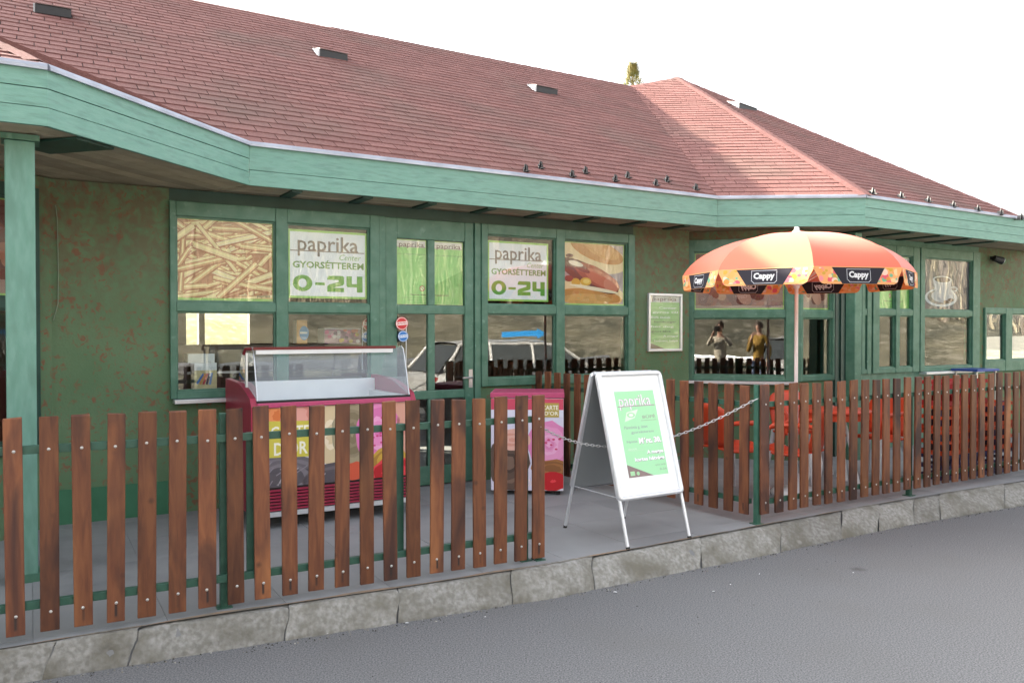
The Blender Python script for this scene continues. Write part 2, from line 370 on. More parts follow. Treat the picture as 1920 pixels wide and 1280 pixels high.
class Art:
    """flat print in local x (right), z (up), outwards -y; layers step .5 mm"""
    def __init__(s, T=None, step=0.0005, flip=False):
        s.v = []; s.f = []; s.c = []; s.T = T; s.step = step; s.flip = flip
    def P(s, x, z, l):
        p = Vector((x, (l * s.step if s.flip else -l * s.step), z)); return s.T @ p if s.T else p
    def poly(s, pts, c, l=0):
        i = len(s.v); s.v += [tuple(s.P(x, z, l)) for x, z in pts]; s.f.append(tuple(range(i, i + len(pts)))); s.c.append(c)
    def rect(s, x0, x1, z0, z1, c, l=0): s.poly([(x0, z0), (x1, z0), (x1, z1), (x0, z1)], c, l)
    def ell(s, x, z, a, b, c, l=0, n=18, rot=0):
        s.poly([(x + a * math.cos(q) * math.cos(rot) - b * math.sin(q) * math.sin(rot), z + a * math.cos(q) * math.sin(rot) + b * math.sin(q) * math.cos(rot)) for q in [2 * math.pi * k / n for k in range(n)]], c, l)
    def stick(s, x, z, L_, w, a, c, l=0):
        ca, sa = math.cos(a), math.sin(a)
        s.poly([(x + ca * u - sa * v, z + sa * u + ca * v) for u, v in ((-L_ / 2, -w / 2), (L_ / 2, -w / 2), (L_ / 2, w / 2), (-L_ / 2, w / 2))], c, l)
    def text(s, t, x0, x1, z0, z1, c, l=2, bold=0.0, shear=0.0, skew=0.0):
        vs, fs = text2d(t, bold, shear); i = len(s.v)
        for x, y in vs: s.v.append(tuple(s.P(x0 + x * (x1 - x0), z0 + y * (z1 - z0) + skew * x, l)))
        for f in fs: s.f.append(tuple(i + k for k in f)); s.c.append(c)
    def frame(s, x0, x1, z0, z1, w, c, l=1):
        s.rect(x0, x1, z0, z0 + w, c, l); s.rect(x0, x1, z1 - w, z1, c, l); s.rect(x0, x0 + w, z0 + w, z1 - w, c, l); s.rect(x1 - w, x1, z0 + w, z1 - w, c, l)
    def build(s, name, parent=None, mw=None, m=None):
        me = bpy.data.meshes.new(name); me.from_pydata(s.v, [], s.f); me.materials.append(m or M['print'])
        at = me.color_attributes.new('Col', 'FLOAT_COLOR', 'CORNER'); i = 0
        buf = []
        for f, c in zip(s.f, s.c): buf += [c[0], c[1], c[2], 1.0] * len(f)
        at.data.foreach_set('color', buf); me.update()
        o = bpy.data.objects.new(name, me); COL.objects.link(o)
        if mw is not None: o.matrix_world = mw
        if parent: o.parent = parent
        return o
def clip_rect(pts, x0, x1, z0, z1):
    def cl(p, ax, v, sg):
        out = []
        for k in range(len(p)):
            a, b = p[k], p[(k + 1) % len(p)]; da = sg * (a[ax] - v); db = sg * (b[ax] - v)
            if da >= 0: out.append(a)
            if (da >= 0) != (db >= 0):
                t = da / (da - db); out.append(tuple(a[i] + (b[i] - a[i]) * t for i in range(2)))
        return out
    for ax, v, sg in ((0, x0, 1), (0, x1, -1), (1, z0, 1), (1, z1, -1)):
        if pts: pts = cl(pts, ax, v, sg)
    return pts
def clip_line(pts, p, q):
    """keep what lies left of p->q"""
    out = []
    for k in range(len(pts)):
        a, b = pts[k], pts[(k + 1) % len(pts)]
        f = lambda c: (q[0] - p[0]) * (c[1] - p[1]) - (q[1] - p[1]) * (c[0] - p[0])
        da, db = f(a), f(b)
        if da >= 0: out.append(a)
        if (da >= 0) != (db >= 0):
            t = da / (da - db); out.append((a[0] + (b[0] - a[0]) * t, a[1] + (b[1] - a[1]) * t))
    return out

# ------------------------------------------------------------------ plan
U = Vector((math.sin(R(59.5)), math.cos(R(59.5)), 0))       # main facade direction
TZ = 0.15                                                    # terrace level
W1 = Fr((-0.82, 7.84), U)
SX = W1.sx
BAY0 = Vector((2.05, 9.66, 0)); WB = Fr(BAY0, (0.97, -0.242))
sB = WB.sx(1497); B1 = WB.w(sB, 0, 0)
WN = Fr(B1, U); sN = WN.sx(1561); N1 = WN.w(sN, 0, 0)
W2 = Fr((5.93, 11.10), U); s2a = W2.sx(1612); N2 = W2.w(s2a, 0, 0)
s2b = W2.sx(1834); E2 = W2.w(s2b, 0, 0)
corner0 = W1.w(-3.125, 0, 0)
SD = Vector((0.258, 0.966, 0)).normalized()
WS = Fr(corner0 - SD * 3.0, SD)                              # side wall, runs away from camera, faces right
# eaves corners (fascia outer face)
C0 = Vector((-2.63, 4.66, 0)); Cc = Vector((-2.094, 6.555, 0)); C1 = Vector((2.31, 9.23, 0)); C2 = Vector((3.93, 9.13, 0))
CL = C0 - U * 10.0
R2 = Vector((6.852, 10.981, 0)) - C2; R2 = R2.normalized()
CR = C2 + R2 * 3.55
FB, FT = 2.80, 3.12
ZE = 3.14

# ------------------------------------------------------------------ ground, road, kerb, terrace
def sheet(name, pts, z, m, kind='structure'):
    b = MB(); b.face([(x, y, z) for x, y in pts]); o = b.build(name, m); tag(o, kind=kind); return o
KT = [(-6.6, 1.45), (-2.384, 3.80), (-1.559, 4.245), (-0.6, 4.72), (0.272, 5.19), (1.765, 6.13), (3.48, 7.19), (5.018, 8.03), (7.6, 9.45), (12, 11.8)]
KB = [(-6.65, 1.40), (-2.42, 3.74), (-1.55, 4.17), (-0.58, 4.62), (0.268, 5.03), (1.70, 5.88), (3.33, 6.89), (4.82, 7.68), (7.5, 9.10), (12.1, 11.5)]
def terrain():
    b = MB(); n = 72; rs = [0.5, 6, 12, 17, 19, 21, 24, 28, 34, 42, 52, 64, 80, 110, 160, 260]
    cx, cy = 1.5, 6.0; rows = []
    for r in rs:
        row = []
        for k in range(n):
            a = 2 * math.pi * k / n; x = cx + r * math.cos(a); y = cy + r * math.sin(a)
            front = max(0.0, min(1.0, 0.5 - (y - 0.62 * x + 1.5) / 14))       # towards camera side / right
            h = 0.0
            if r > 17: h += front * 2.6 * min(1, (r - 17) / 7)
            if r > 28: h += front * 16 * min(1, (r - 28) / 50) ** 0.9
            h += 0.35 * math.sin(x * 0.31 + y * 0.17) * min(1, max(0, r - 18) / 10)
            if y > 20 and r > 20: h = min(h, 0.6)
            row.append((x, y, -0.03 + h))
        rows.append(row)
    b.grid(rows[:12], 0, True); b.grid(rows[11:], 1, True)
    o = b.build('ground', [M['grass'], M['hill']]); tag(o, kind='structure')
terrain()
rp = [(-30, -9)] + [(-30, -11.5), (-6.65, 1.40)] + KB[1:]
road = MB()
back = [(-9.0, -12.0), (-4.5, -9.0), (-3.0, -8.5), (-1.5, -8), (0, -7.3), (2.5, -6), (5.5, -4.5), (8, -3), (14, 0), (22, 4)]
for i in range(len(KB) - 1):
    a, b_ = KB[i], KB[i + 1]
    road.face([(back[i][0], back[i][1], 0), (back[i + 1][0], back[i + 1][1], 0), (b_[0], b_[1], 0), (a[0], a[1], 0)])
road.face([(-30, -28, 0), back[0] + (0,), KB[0] + (0,), (-30, -11.0, 0)])
road.face([back[-1] + (0,), (60, 24, 0), (50, 32, 0), KB[-1] + (0,)])
ro = road.build('road', M['asphalt']); tag(ro, kind='structure')

def lerp_poly(P, step):
    out = [];
    for i in range(len(P) - 1):
        a = Vector(P[i]); b_ = Vector(P[i + 1]); L_ = (b_ - a).length
        out.append((a, b_, L_))
    return out
kerb = empty('kerb'); tag(kerb, kind='structure')
KL = [0]
for i in range(len(KT) - 1): KL.append(KL[-1] + (Vector(KT[i + 1]) - Vector(KT[i])).length)
def atl(P, l):
    for i in range(len(KL) - 1):
        if l <= KL[i + 1] or i == len(KL) - 2:
            t = (l - KL[i]) / (KL[i + 1] - KL[i]); return Vector(P[i]).lerp(Vector(P[i + 1]), t)
l = 0.0; rk = random.Random(3)
cuts = [0]
while cuts[-1] < KL[-1]: cuts.append(cuts[-1] + rk.choice((0.62, 0.5, 0.85, 0.98, 0.74, 0.36)))
from mathutils import noise as MN
def kn(p, s): return MN.fractal(p * s, 1.0, 2.0, 4)
def kerb_stone(l0, l1):
    b = MB(); n = max(4, int((l1 - l0) / 0.02)); rows = []; ph0, ph1 = rk.uniform(-.012, .012), rk.uniform(-.012, .012)
    sc = rk.uniform(-0.008, 0.012); dz = rk.uniform(-0.006, 0.005)
    for k in range(n + 1):
        l_ = l0 + 0.003 + (l1 - l0 - 0.006) * k / n; t = atl(KT, l_); q = atl(KB, l_)
        o = (q - t).normalized(); dn = o.copy(); w = (q - t).length
        e = 0.006 if k in (0, n) else (0.003 if k in (1, n - 1) else 0.0)
        j = lambda a=0.006: rk.uniform(-a, a)
        row = []
        along = (atl(KT, l_ + .01) - t).normalized() if l_ < KL[-1] - .02 else Vector((1, 0))
        for (f, z) in ((-0.06, 0), (0.0, 0), (0.06, -0.002), (0.13, -0.008), (0.21, -0.017), (0.30, -0.03), (0.40, -0.045), (0.50, -0.06), (0.60, -0.075), (0.70, -0.09), (0.79, -0.105), (0.87, -0.122), (0.94, -0.14), (0.98, -0.155), (1.0, -0.2)):
            p = t + (q - t) * f if f >= 0 else t + o * f
            Q = Vector((p.x, p.y, z)); d1 = kn(Q, 9) * 0.011 + kn(Q, 30) * 0.006; chip = max(0, kn(Q + Vector((5, 3, 1)), 5) - 0.42) * 0.045
            wv = (ph0 * (1 - k / n) + ph1 * k / n) * math.sin(f * 5)
            p = p + o * ((sc + d1 - chip - e) * (0 < f)) + along * (wv if k in (0, n) else wv * .8)
            row.append((p.x, p.y, TZ + 0.004 + dz + z + (d1 * .7 - chip * .5) * (f > 0.02) - e * 0.4))
        rows.append(row)
    b.grid(rows); return b.build('kerb_stone', M['concrete'], kerb)
for a, c in zip(cuts[:-1], cuts[1:]):
    if c <= KL[-1]: kerb_stone(a, c)
b = MB(); rows = []
for k in range(120):                                          # dark filler behind the joints
    l_ = KL[-1] * k / 119; t = atl(KT, l_); q = atl(KB, l_); q2 = t.lerp(q, 0.93)
    rows.append([(t.x, t.y, TZ - 0.012), (t.lerp(q, 0.4).x, t.lerp(q, 0.4).y, TZ - 0.07), (q2.x, q2.y, -0.02)])
b.grid(rows); b.build('joint_filling', M['grout'], kerb)
# mortar strip between tiles and kerb
b = MB(); rows = []
for k in range(240):
    l_ = KL[-1] * k / 239; t = atl(KT, l_); q = atl(KB, l_); o = (q - t).normalized()
    w = 0.05 + 0.012 * math.sin(k * 0.7) + rk.uniform(-0.006, 0.006)
    p = t - o * 0.02; p2 = t - o * (0.02 + w)
    rows.append([(p.x, p.y, TZ + 0.012), (p2.x, p2.y, TZ + 0.004)])
b.grid(rows); tag(b.build('mortar_strip', M['mortar'], kerb))

terr = MB()
for i in range(len(KT) - 1):
    a, c = KT[i], KT[i + 1]
    terr.face([(a[0], a[1], TZ - 0.008), (c[0], c[1], TZ - 0.008), (c[0] - 3.2, c[1] + 5.4, TZ - 0.008), (a[0] - 3.2, a[1] + 5.4, TZ - 0.008)])
terrace = terr.build('terrace', M['grout']); tag(terrace, kind='structure')
# floor tiles, laid along the facade, clipped at the kerb edge
FL = Fr((-2.384, 3.80), U)
KTU = [((Vector((x, y, 0)) - FL.p).dot(FL.d), -(Vector((x, y, 0)) - FL.p).dot(FL.n)) for x, y in KT]
def kedge(s_):
    for i in range(len(KTU) - 1):
        if KTU[i][0] <= s_ <= KTU[i + 1][0]:
            t = (s_ - KTU[i][0]) / (KTU[i + 1][0] - KTU[i][0]); return KTU[i][1] + t * (KTU[i + 1][1] - KTU[i][1])
    return 0
TS = 0.60; rt = random.Random(5)
for i in range(-4, 16):
    for j in range(-1, 6):
        s0, s1 = i * TS + 0.13, (i + 1) * TS + 0.13; v0, v1 = j * TS + 0.12, (j + 1) * TS + 0.12
        e0, e1 = kedge(s0) + 0.05, kedge(s1) + 0.05; g = 0.001
        if v1 < min(e0, e1) + 0.03: continue
        a, c = max(v0, e0), max(v0, e1)
        pts = [(s0 + g, a + g), (s1 - g, c + g), (s1 - g, v1 - g), (s0 + g, v1 - g)]
        zt = TZ + rt.uniform(-0.0008, 0.0008); b = MB()
        top = [FL.w(x, -y, zt) for x, y in pts]; bot = [FL.w(x, -y, TZ - 0.006) for x, y in pts]
        b.face(top)
        for k in range(4): b.face([bot[k], bot[(k + 1) % 4], top[(k + 1) % 4], top[k]])
        b.build('floor_tile', M['tile'], terrace)

# ------------------------------------------------------------------ building
BL = empty('restaurant_building', (-0.82, 7.84, 0))
tag(BL, 'single-storey green restaurant building with a red shingle roof behind the slat fences', 'building')
BI = BL.matrix_world.copy(); 
def bpart(b, name, m, **k):
    off = Vector((-0.82, 7.84, 0)); b.v = [tuple(Vector(p) - off) for p in b.v]
    return b.build(name, m, BL, **k)
BLI = Matrix.Translation(Vector((0.82, -7.84, 0)))
def frbox(b, fr, s0, s1, o0, o1, z0, z1, m=0):
    """box in frame: o positive outwards"""
    T = fr.mat(); b.box(s0, s1, -o1, -o0, z0, z1, m, T)
# walls
b = MB()
S0, S1w = -2.287, -0.46
frbox(b, W1, -3.125, S0, -0.22, 0, TZ - 0.1, FB)
frbox(b, W1, S0, S1w, -0.22, 0, TZ - 0.1, 1.085)
frbox(b, W1, 0.583, 2.515, -0.22, 0, TZ - 0.1, 1.085)
frbox(b, W1, 2.515, 3.34, -0.22, 0, TZ - 0.1, FB)
bpart(b, 'facade_wall', M['wall'])
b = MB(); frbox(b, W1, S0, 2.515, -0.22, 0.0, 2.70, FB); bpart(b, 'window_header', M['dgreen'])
b = MB(); frbox(b, W1, -3.12, S0 - 0.02, 0.0, 0.006, TZ - 0.02, 0.42); bpart(b, 'painted_skirting', M['skirt'])
b = MB(); frbox(b, WS, 0, 1.15, -0.2, 0, TZ - 0.1, FB); frbox(b, WS, 1.15, 2.86, -0.2, 0, TZ - 0.1, 0.75); frbox(b, WS, 1.15, 2.86, -0.2, 0, 2.70, FB); frbox(b, WS, 2.86, 3.0, -0.2, 0, TZ - 0.1, FB)
bpart(b, 'side_wall', M['wall'])
for f_, e_ in ((WB, sB), (WN, sN)):
    for q_ in ((TZ - 0.1, 1.06), (2.70, FB)): b = MB(); frbox(b, f_, 0, e_, -0.2, 0, *q_); bpart(b, 'bay_wall', M['wall'])
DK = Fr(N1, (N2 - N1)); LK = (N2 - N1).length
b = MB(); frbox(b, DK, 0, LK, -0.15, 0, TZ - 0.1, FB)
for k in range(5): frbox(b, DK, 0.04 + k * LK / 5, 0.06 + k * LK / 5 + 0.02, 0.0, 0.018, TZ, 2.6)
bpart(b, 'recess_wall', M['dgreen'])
b = MB()
frbox(b, W2, s2b, s2b + 2.6, -0.2, 0, TZ - 0.1, 1.06); frbox(b, W2, s2b, s2b + 2.6, -0.2, 0, 1.96, FB)
frbox(b, W2, s2b, W2.sx(1843), -0.2, 0, 1.06, 1.96)
bpart(b, 'right_wall', M['wall'])
for q_ in ((TZ - 0.1, 1.10), (2.72, FB)): b = MB(); frbox(b, W2, s2a, s2b, -0.2, 0, *q_); bpart(b, 'wing_wall', M['green'])

def wood(b, fr, s0, s1, z0, z1, o0=-0.05, o1=0.03): frbox(b, fr, s0, s1, o0, o1, z0, z1)
def window(fr, stiles, rails, o1=0.035, glassz=None, name='window', paint='green', sill=True, dividers=None):
    """stiles: [(s0,s1)..] vertical members, rails: [(z0,z1)..] horizontal members, bottom to top"""
    root = empty(name, parent=BL)
    b = MB()
    for i, (a, c) in enumerate(stiles): wood(b, fr, a, c, rails[0][0], rails[-1][1], -0.05, o1)
    for i in range(len(stiles) - 1):
        for z0, z1 in rails: wood(b, fr, stiles[i][1], stiles[i + 1][0], z0, z1, -0.05, o1 - 0.004)
    # glazing beads
    off = Vector((-0.82, 7.84, 0))
    b.v = [tuple(Vector(p) - off) for p in b.v]
    b.build('frame', M[paint], root, bevel=0.006)
    bd = MB()
    for i in range(len(stiles) - 1):
        for j in range(len(rails) - 1):
            s0, s1 = stiles[i][1], stiles[i + 1][0]; z0, z1 = rails[j][1], rails[j + 1][0]
            w = 0.014
            for q in ((s0, s1, z0, z0 + w), (s0, s1, z1 - w, z1), (s0, s0 + w, z0 + w, z1 - w), (s1 - w, s1, z0 + w, z1 - w)):
                frbox(bd, fr, q[0], q[1], -0.02, 0.006, q[2], q[3])
            g = MB(); frbox(g, fr, s0, s1, -0.016, -0.011, z0, z1); g.v = [tuple(Vector(p) - off) for p in g.v]
            g.build('pane', M['glass'], root)
    bd.v = [tuple(Vector(p) - off) for p in bd.v]; bd.build('glazing_bead', M[paint], root)
    if sill:
        b = MB(); frbox(b, fr, stiles[0][0] + 0.02, stiles[-1][1], 0.0, 0.11, rails[0][0] - 0.035, rails[0][0] - 0.003)
        b.v = [tuple(Vector(p) - off) for p in b.v]; b.build('sill', M['alu' if sill is True else sill], root, bevel=0.003)
    return root
sx = SX
window(W1, [(sx(318), sx(330)), (sx(516), sx(538)), (sx(692), sx(709))], [(1.085, 1.145), (1.80, 1.88), (2.58, 2.70)])
b = MB(); frbox(b, W1, sx(709) + 0.002, sx(722), -0.18, 0.02, TZ, 2.70); frbox(b, W1, sx(889), sx(900), -0.18, 0.02, TZ, 2.70)
bpart(b, 'door_jamb', M['green'], bevel=0.005)
window(W1, [(0.585, sx(912)), (sx(1040), sx(1056)), (sx(1175), sx(1187))], [(1.085, 1.165), (1.81, 1.90), (2.60, 2.70)], sill=False)
# the door leaf
d = empty('door', parent=BL); off = Vector((-0.82, 7.84, 0))
b = MB(); ds = (sx(722) + 0.004, sx(745), sx(803), sx(816), sx(872), sx(889) - 0.004)
zr = [(TZ + 0.01, 0.34), (0.985, 1.065), (1.80, 1.885), (2.51, 2.70)]
wood(b, W1, ds[0], ds[1], TZ + 0.01, 2.70, -0.05, 0.0); wood(b, W1, ds[4], ds[5], TZ + 0.01, 2.70, -0.05, 0.0)
for z0, z1 in zr: wood(b, W1, ds[1], ds[4], z0, z1, -0.05, -0.004)
for i in range(3): wood(b, W1, ds[2], ds[3], zr[i][1], zr[i + 1][0], -0.05, -0.006)
b.v = [tuple(Vector(p) - off) for p in b.v]; b.build('leaf_frame', M['green'], d, bevel=0.006)
for i in range(3):
    for s0, s1 in ((ds[1], ds[2]), (ds[3], ds[4])):
        g = MB(); frbox(g, W1, s0, s1, -0.034, -0.03, zr[i][1], zr[i + 1][0]); g.v = [tuple(Vector(p) - off) for p in g.v]; g.build('pane', M['glass'], d)
b = MB(); hx = ds[4] + 0.06
b.tube([W1.w(hx, 0.0, 1.18) - off, W1.w(hx, 0.05, 1.18) - off, W1.w(hx - 0.11, 0.05, 1.18) - off], 0.009); frbox(b, W1, hx - 0.02 - 0, hx + 0.02, 0.0, 0.006, 1.08, 1.26)
for i in range(len(b.v) - 8, len(b.v)): b.v[i] = tuple(Vector(b.v[i]) - off)
b.build('handle', M['steel'], d)
# bay windows
sb = WB.sx
window(WB, [(0.0, sb(1300)), (sb(1473), sB - 0.03)], [(1.06, 1.12), (1.785, 1.87), (2.56, 2.70)], sill=True)
window(WN, [(0.0, WN.sx(1502)), (WN.sx(1558), sN)], [(1.06, 1.12), (1.785, 1.87), (2.56, 2.70)], sill=False)
b = MB(); b.prism([(B1.x - 0.045, B1.y - 0.035), (B1.x + 0.02, B1.y - 0.045), (B1.x + 0.05, B1.y + 0.02), (B1.x - 0.03, B1.y + 0.05)], 1.06, 2.70, plane='xy'); bpart(b, 'corner_post', M['green'])
# wing windows
s2 = W2.sx
window(W2, [(s2a, s2(1618)), (s2(1622), s2(1630))], [(1.10, 1.16), (1.83, 1.91), (2.60, 2.72)], sill=False)
window(W2, [(s2(1633), s2(1645)), (s2(1676), s2(1683)), (s2(1708), s2(1720))], [(1.10, 1.17), (1.83, 1.91), (2.60, 2.72)], sill=False)
window(W2, [(s2(1722), s2(1730)), (s2(1820), s2(1833))], [(1.10, 1.16), (1.83, 1.91), (2.60, 2.72)], sill=True)
window(W2, [(s2(1843) - 0.0, s2(1846)), (s2(1882), s2(1894)), (s2(1960), s2(1972))], [(1.06, 1.22), (1.88, 1.96)], sill=False)
b = MB(); frbox(b, W2, s2(1972), s2b + 2.6, -0.2, -0.003, 1.06, 1.96); bpart(b, 'end_wall', M['wall'])
# side window, left
window(WS, [(1.15, 1.22), (1.95, 2.03), (2.80, 2.86)], [(0.75, 0.84), (1.80, 1.88), (2.60, 2.70)], sill=False, paint='dgreen')
# column with cap
def column(x, y, w, z1, rz, cap=True):
    c = empty('column', (x - off.x, y - off.y, 0), rz, BL)
    b = MB(); b.box(-w / 2, w / 2, -w / 2, w / 2, TZ - 0.01, z1 - 0.035); b.build('shaft', M['teal_post'] if cap else M['green'], c, bevel=0.008)
    if cap: b = MB(); b.box(-w * .62, w * .66, -w * .62, w * .62, z1 - 0.034, z1); b.build('cap', M['green'], c)
    b = MB(); b.box(-w * .56, w * .56, -w * .56, w * .56, TZ - 0.005, TZ + 0.05); b.build('foot', M['green'], c)
column(-2.935, 4.90, 0.155, FB - 0.002, R(30.5))
column(3.95, 9.47, 0.125, FB - 0.002, R(30.5), False)
# cable down the wall beside the side window
b = MB(); cs = W1.sx(97) + 0.03
b.tube([W1.w(cs, 0.008, 2.60), W1.w(cs + 0.012, 0.008, 2.5), W1.w(cs + 0.016, 0.008, 2.1), W1.w(cs + 0.012, 0.008, 1.85), W1.w(cs - 0.02, 0.008, 1.72)], 0.004, 6)
bpart(b, 'cable', mat('old_cable', (.2, .25, .18), .7))

# interior
b = MB()
rear = 4.6
def inw(s_, o, z): return W1.w(s_, o, z)
frbox(b, W1, -3.0, 9.5, -rear - 0.1, -0.21, TZ - 0.06, TZ - 0.02); bpart(b, 'interior_floor', M['infloor'])
b = MB()
fr = Fr(W1.w(0, -rear, 0), U)
ops = [fr.sx(349), fr.sx(373), fr.sx(384), fr.sx(468)]
zlo, zhi = fr.px(420, 662)[1], fr.px(420, 597)[1] + 0.25
xs = [-6.5, ops[0], ops[1], ops[2], ops[3], 9.5]
frbox(b, fr, xs[0], xs[1], -0.15, 0, TZ, 3.0); frbox(b, fr, xs[2], xs[3], -0.15, 0, TZ, 3.0); frbox(b, fr, xs[4], xs[5], -0.15, 0, TZ, 3.0)
for a, c in ((xs[1], xs[2]), (xs[3], xs[4])):
    frbox(b, fr, a, c, -0.15, 0, TZ, zlo); frbox(b, fr, a, c, -0.15, 0, zhi, 3.0)
T = W1.mat(); b.box(-6.5, -6.4, 0.23, rear, TZ, 3.0, 0, T); b.box(9.4, 9.5, 0.23, rear, TZ, 3.0, 0, T)
bpart(b, 'interior_wall', M['inside'])
b = MB()
frbox(b, W1, -6.4, 9.4, -rear, -1.0, 2.82, 2.86); bpart(b, 'interior_ceiling', M['inside'])
b = MB(); frbox(b, W1, -2.9, 0.0, -2.1, -1.6, TZ, 1.20); bpart(b, 'serving_counter', M['infloor'])

# fascia boards, drip edge, soffit
eav = [CL, C0, Cc, C1, C2, CR]
for i in range(5):
    a, c = eav[i], eav[i + 1]; f = Fr(a, c - a); L_ = (c - a).length
    nb = 3 if i < 2 else 2
    zs = [FB + 0.32 * k / nb for k in range(nb + 1)] if i < 2 else [FB, FB + 0.125, FB + 0.32]
    if i == 4: zs = [FB, FB + 0.1, FB + 0.21, FB + 0.32]
    # mitre offsets
    for k in range(len(zs) - 1):
        b = MB(); e0 = 0.0; jit = 0.003 * (k % 2)
        frbox(b, f, 0.0, L_, -0.024, -0.001 - jit, zs[k] + 0.002, zs[k + 1] - 0.002)
        bpart(b, 'fascia_board', M['teal'], bevel=0.002)
    b = MB(); frbox(b, f, 0, L_, -0.035, -0.026, FB + 0.004, FT - 0.002); bpart(b, 'fascia_backing', M['dgreen'])
    b = MB(); T = f.mat()
    prof = [(0.0, FT - 0.004), (-0.022, FT - 0.006), (-0.022, FT + 0.012), (-0.008, FT + 0.032), (0.06, FT + 0.05), (0.06, FT + 0.03), (-0.004, FT + 0.012)]
    b.prism([(y, z) for y, z in prof], 0, L_, plane='yz', T=T); bpart(b, 'drip_edge', M['zinc'])
# soffit: boards laid along each eaves run (plan strips clipped), with green cross noggings
def strip_poly(a, c, w0, w1, m0, m1):
    """band between offsets w0..w1 inwards, mitred along directions m0 (at a) and m1 (at c)"""
    f = Fr(a, c - a); k0 = m0.dot(-f.n); k1 = m1.dot(-f.n)
    return [a + m0 * (w0 / k0), c + m1 * (w0 / k1), c + m1 * (w1 / k1), a + m0 * (w1 / k0)]
def inw_n(a, c): d_ = (c - a).normalized(); return Vector((-d_.y, d_.x, 0))
ns = [inw_n(eav[i], eav[i + 1]) for i in range(5)]
mit = [ns[0]] + [(ns[i] + ns[i + 1]).normalized() for i in range(4)] + [(ns[4] + R2 * 2.6).normalized()]
deps = [3.2, 1.9, 0.62, 1.0, 2.4]; cnt = [15, 14, 7, 7, 16]
for i in range(5):
    n_ = cnt[i]; zoff = 0.0 + 0.0035 * (i % 2)
    for k in range(n_):
        w0 = 0.036 + (deps[i] - 0.036) * k / n_; w1 = 0.036 + (deps[i] - 0.036) * (k + 1) / n_ - 0.006
        q = strip_poly(eav[i], eav[i + 1], w0, w1, mit[i], mit[i + 1])
        if (q[2] - q[3]).dot(eav[i + 1] - eav[i]) < 0: continue
        b = MB(); z = FB + 0.004 + zoff
        b.face([(p.x, p.y, z) for p in q][::-1]); b.face([(p.x, p.y, z + 0.015) for p in q])
        for e in range(4): b.face([(q[e].x, q[e].y, z), (q[(e + 1) % 4].x, q[(e + 1) % 4].y, z), (q[(e + 1) % 4].x, q[(e + 1) % 4].y, z + 0.015), (q[e].x, q[e].y, z + 0.015)])
        bpart(b, 'soffit_board', M['soffit'])
f = Fr(Cc, C1 - Cc); L_ = (C1 - Cc).length; s_ = 0.35
while s_ < L_ - 0.1:
    b = MB(); frbox(b, f, s_, s_ + 0.09, -0.40, -0.04, FB - 0.012, FB + 0.003); bpart(b, 'soffit_batten', M['dgreen']); s_ += 0.62
f = Fr(C2, CR - C2); s_ = 0.3
while s_ < 3.2:
    b = MB(); frbox(b, f, s_, s_ + 0.09, -0.62, -0.04, FB - 0.012, FB + 0.003); bpart(b, 'soffit_batten', M['dgreen']); s_ += 0.62
b = MB(); frbox(b, Fr(C0 + ns[1] * 0.04, Cc - C0), 0.25, 0.55, -0.5, 0, FB - 0.012, FB + 0.003); bpart(b, 'soffit_batten', M['dgreen'])

# ------------------------------------------------------------------ roof
def plane_from(a, b_, c):
    n = (b_ - a).cross(c - a); n.normalize()
    if n.z < 0: n = -n
    return lambda x, y: a.z - (n.x * (x - a.x) + n.y * (y - a.y)) / n.z
def z3(p, z): return Vector((p[0], p[1], z))
nM = inw_n(Cc, C1); mM = 0.60
zM = lambda x, y: ZE + mM * (Vector((x, y, 0)) - C1).dot(nM)
def hit(px, py, zf):
    r = ray(px, py); lo_, hi_ = 3.0, 40.0
    g = lambda t: EYE + r.z * t - zf(r.x * t, r.y * t)
    t = 6.0; s0 = g(t)
    while g(t) * s0 > 0 and t < 40: t += 0.05
    a_, b_ = t - 0.05, t
    for _ in range(40):
        m_ = (a_ + b_) / 2
        if g(m_) * g(a_) > 0: a_ = m_
        else: b_ = m_
    return Vector((r.x * a_, r.y * a_, EYE + r.z * a_))
V = hit(1183, 163, zM)
zF = plane_from(z3(C1, ZE), z3(C2, ZE), V)
A = hit(1270, 147, zF)
CRz = z3(C2 + R2 * 3.40, ZE)
zR = plane_from(z3(C2, ZE), CRz, A)
nL = inw_n(CL, C0); nS = inw_n(C0, Cc); mS = 0.43
zS = lambda x, y: ZE + mS * (Vector((x, y, 0)) - C0).dot(nS)
zL = lambda x, y: ZE + mS * (Vector((x, y, 0)) - C0).dot(nL)
ridge_p = (V - C1.xyz).dot(nM)
VL = V - U * 14; VL.z = V.z
CcM = Cc
# hip of the left porch roof and the valley where it dies into the main slope
def solve_dir(f1, f2, p):          # plan direction along which both planes agree, from p
    best = None
    for k in range(720):
        a_ = math.pi * 2 * k / 720; q = Vector((math.cos(a_), math.sin(a_), 0)); e = abs(f1(p.x + q.x, p.y + q.y) - f2(p.x + q.x, p.y + q.y))
        up = f1(p.x + q.x, p.y + q.y) - f1(p.x, p.y)
        if up > 0 and (best is None or e < best[0]): best = (e, q)
    return best[1]
hipd = solve_dir(zS, zL, C0); vald = solve_dir(zM, zS, Cc)
HX = C0 + hipd * 6.0
def isect(p, d, q, e):
    k = ((q.x - p.x) * e.y - (q.y - p.y) * e.x) / (d.x * e.y - d.y * e.x); return p + d * k
X = isect(C0, hipd, Cc, vald); XL = X - U * 11
RX = X + nM * ((V - X).dot(nM)); RX.z = 0; RL = RX - U * 11
OV = 0.03
shin = []       # (poly3d, tint)
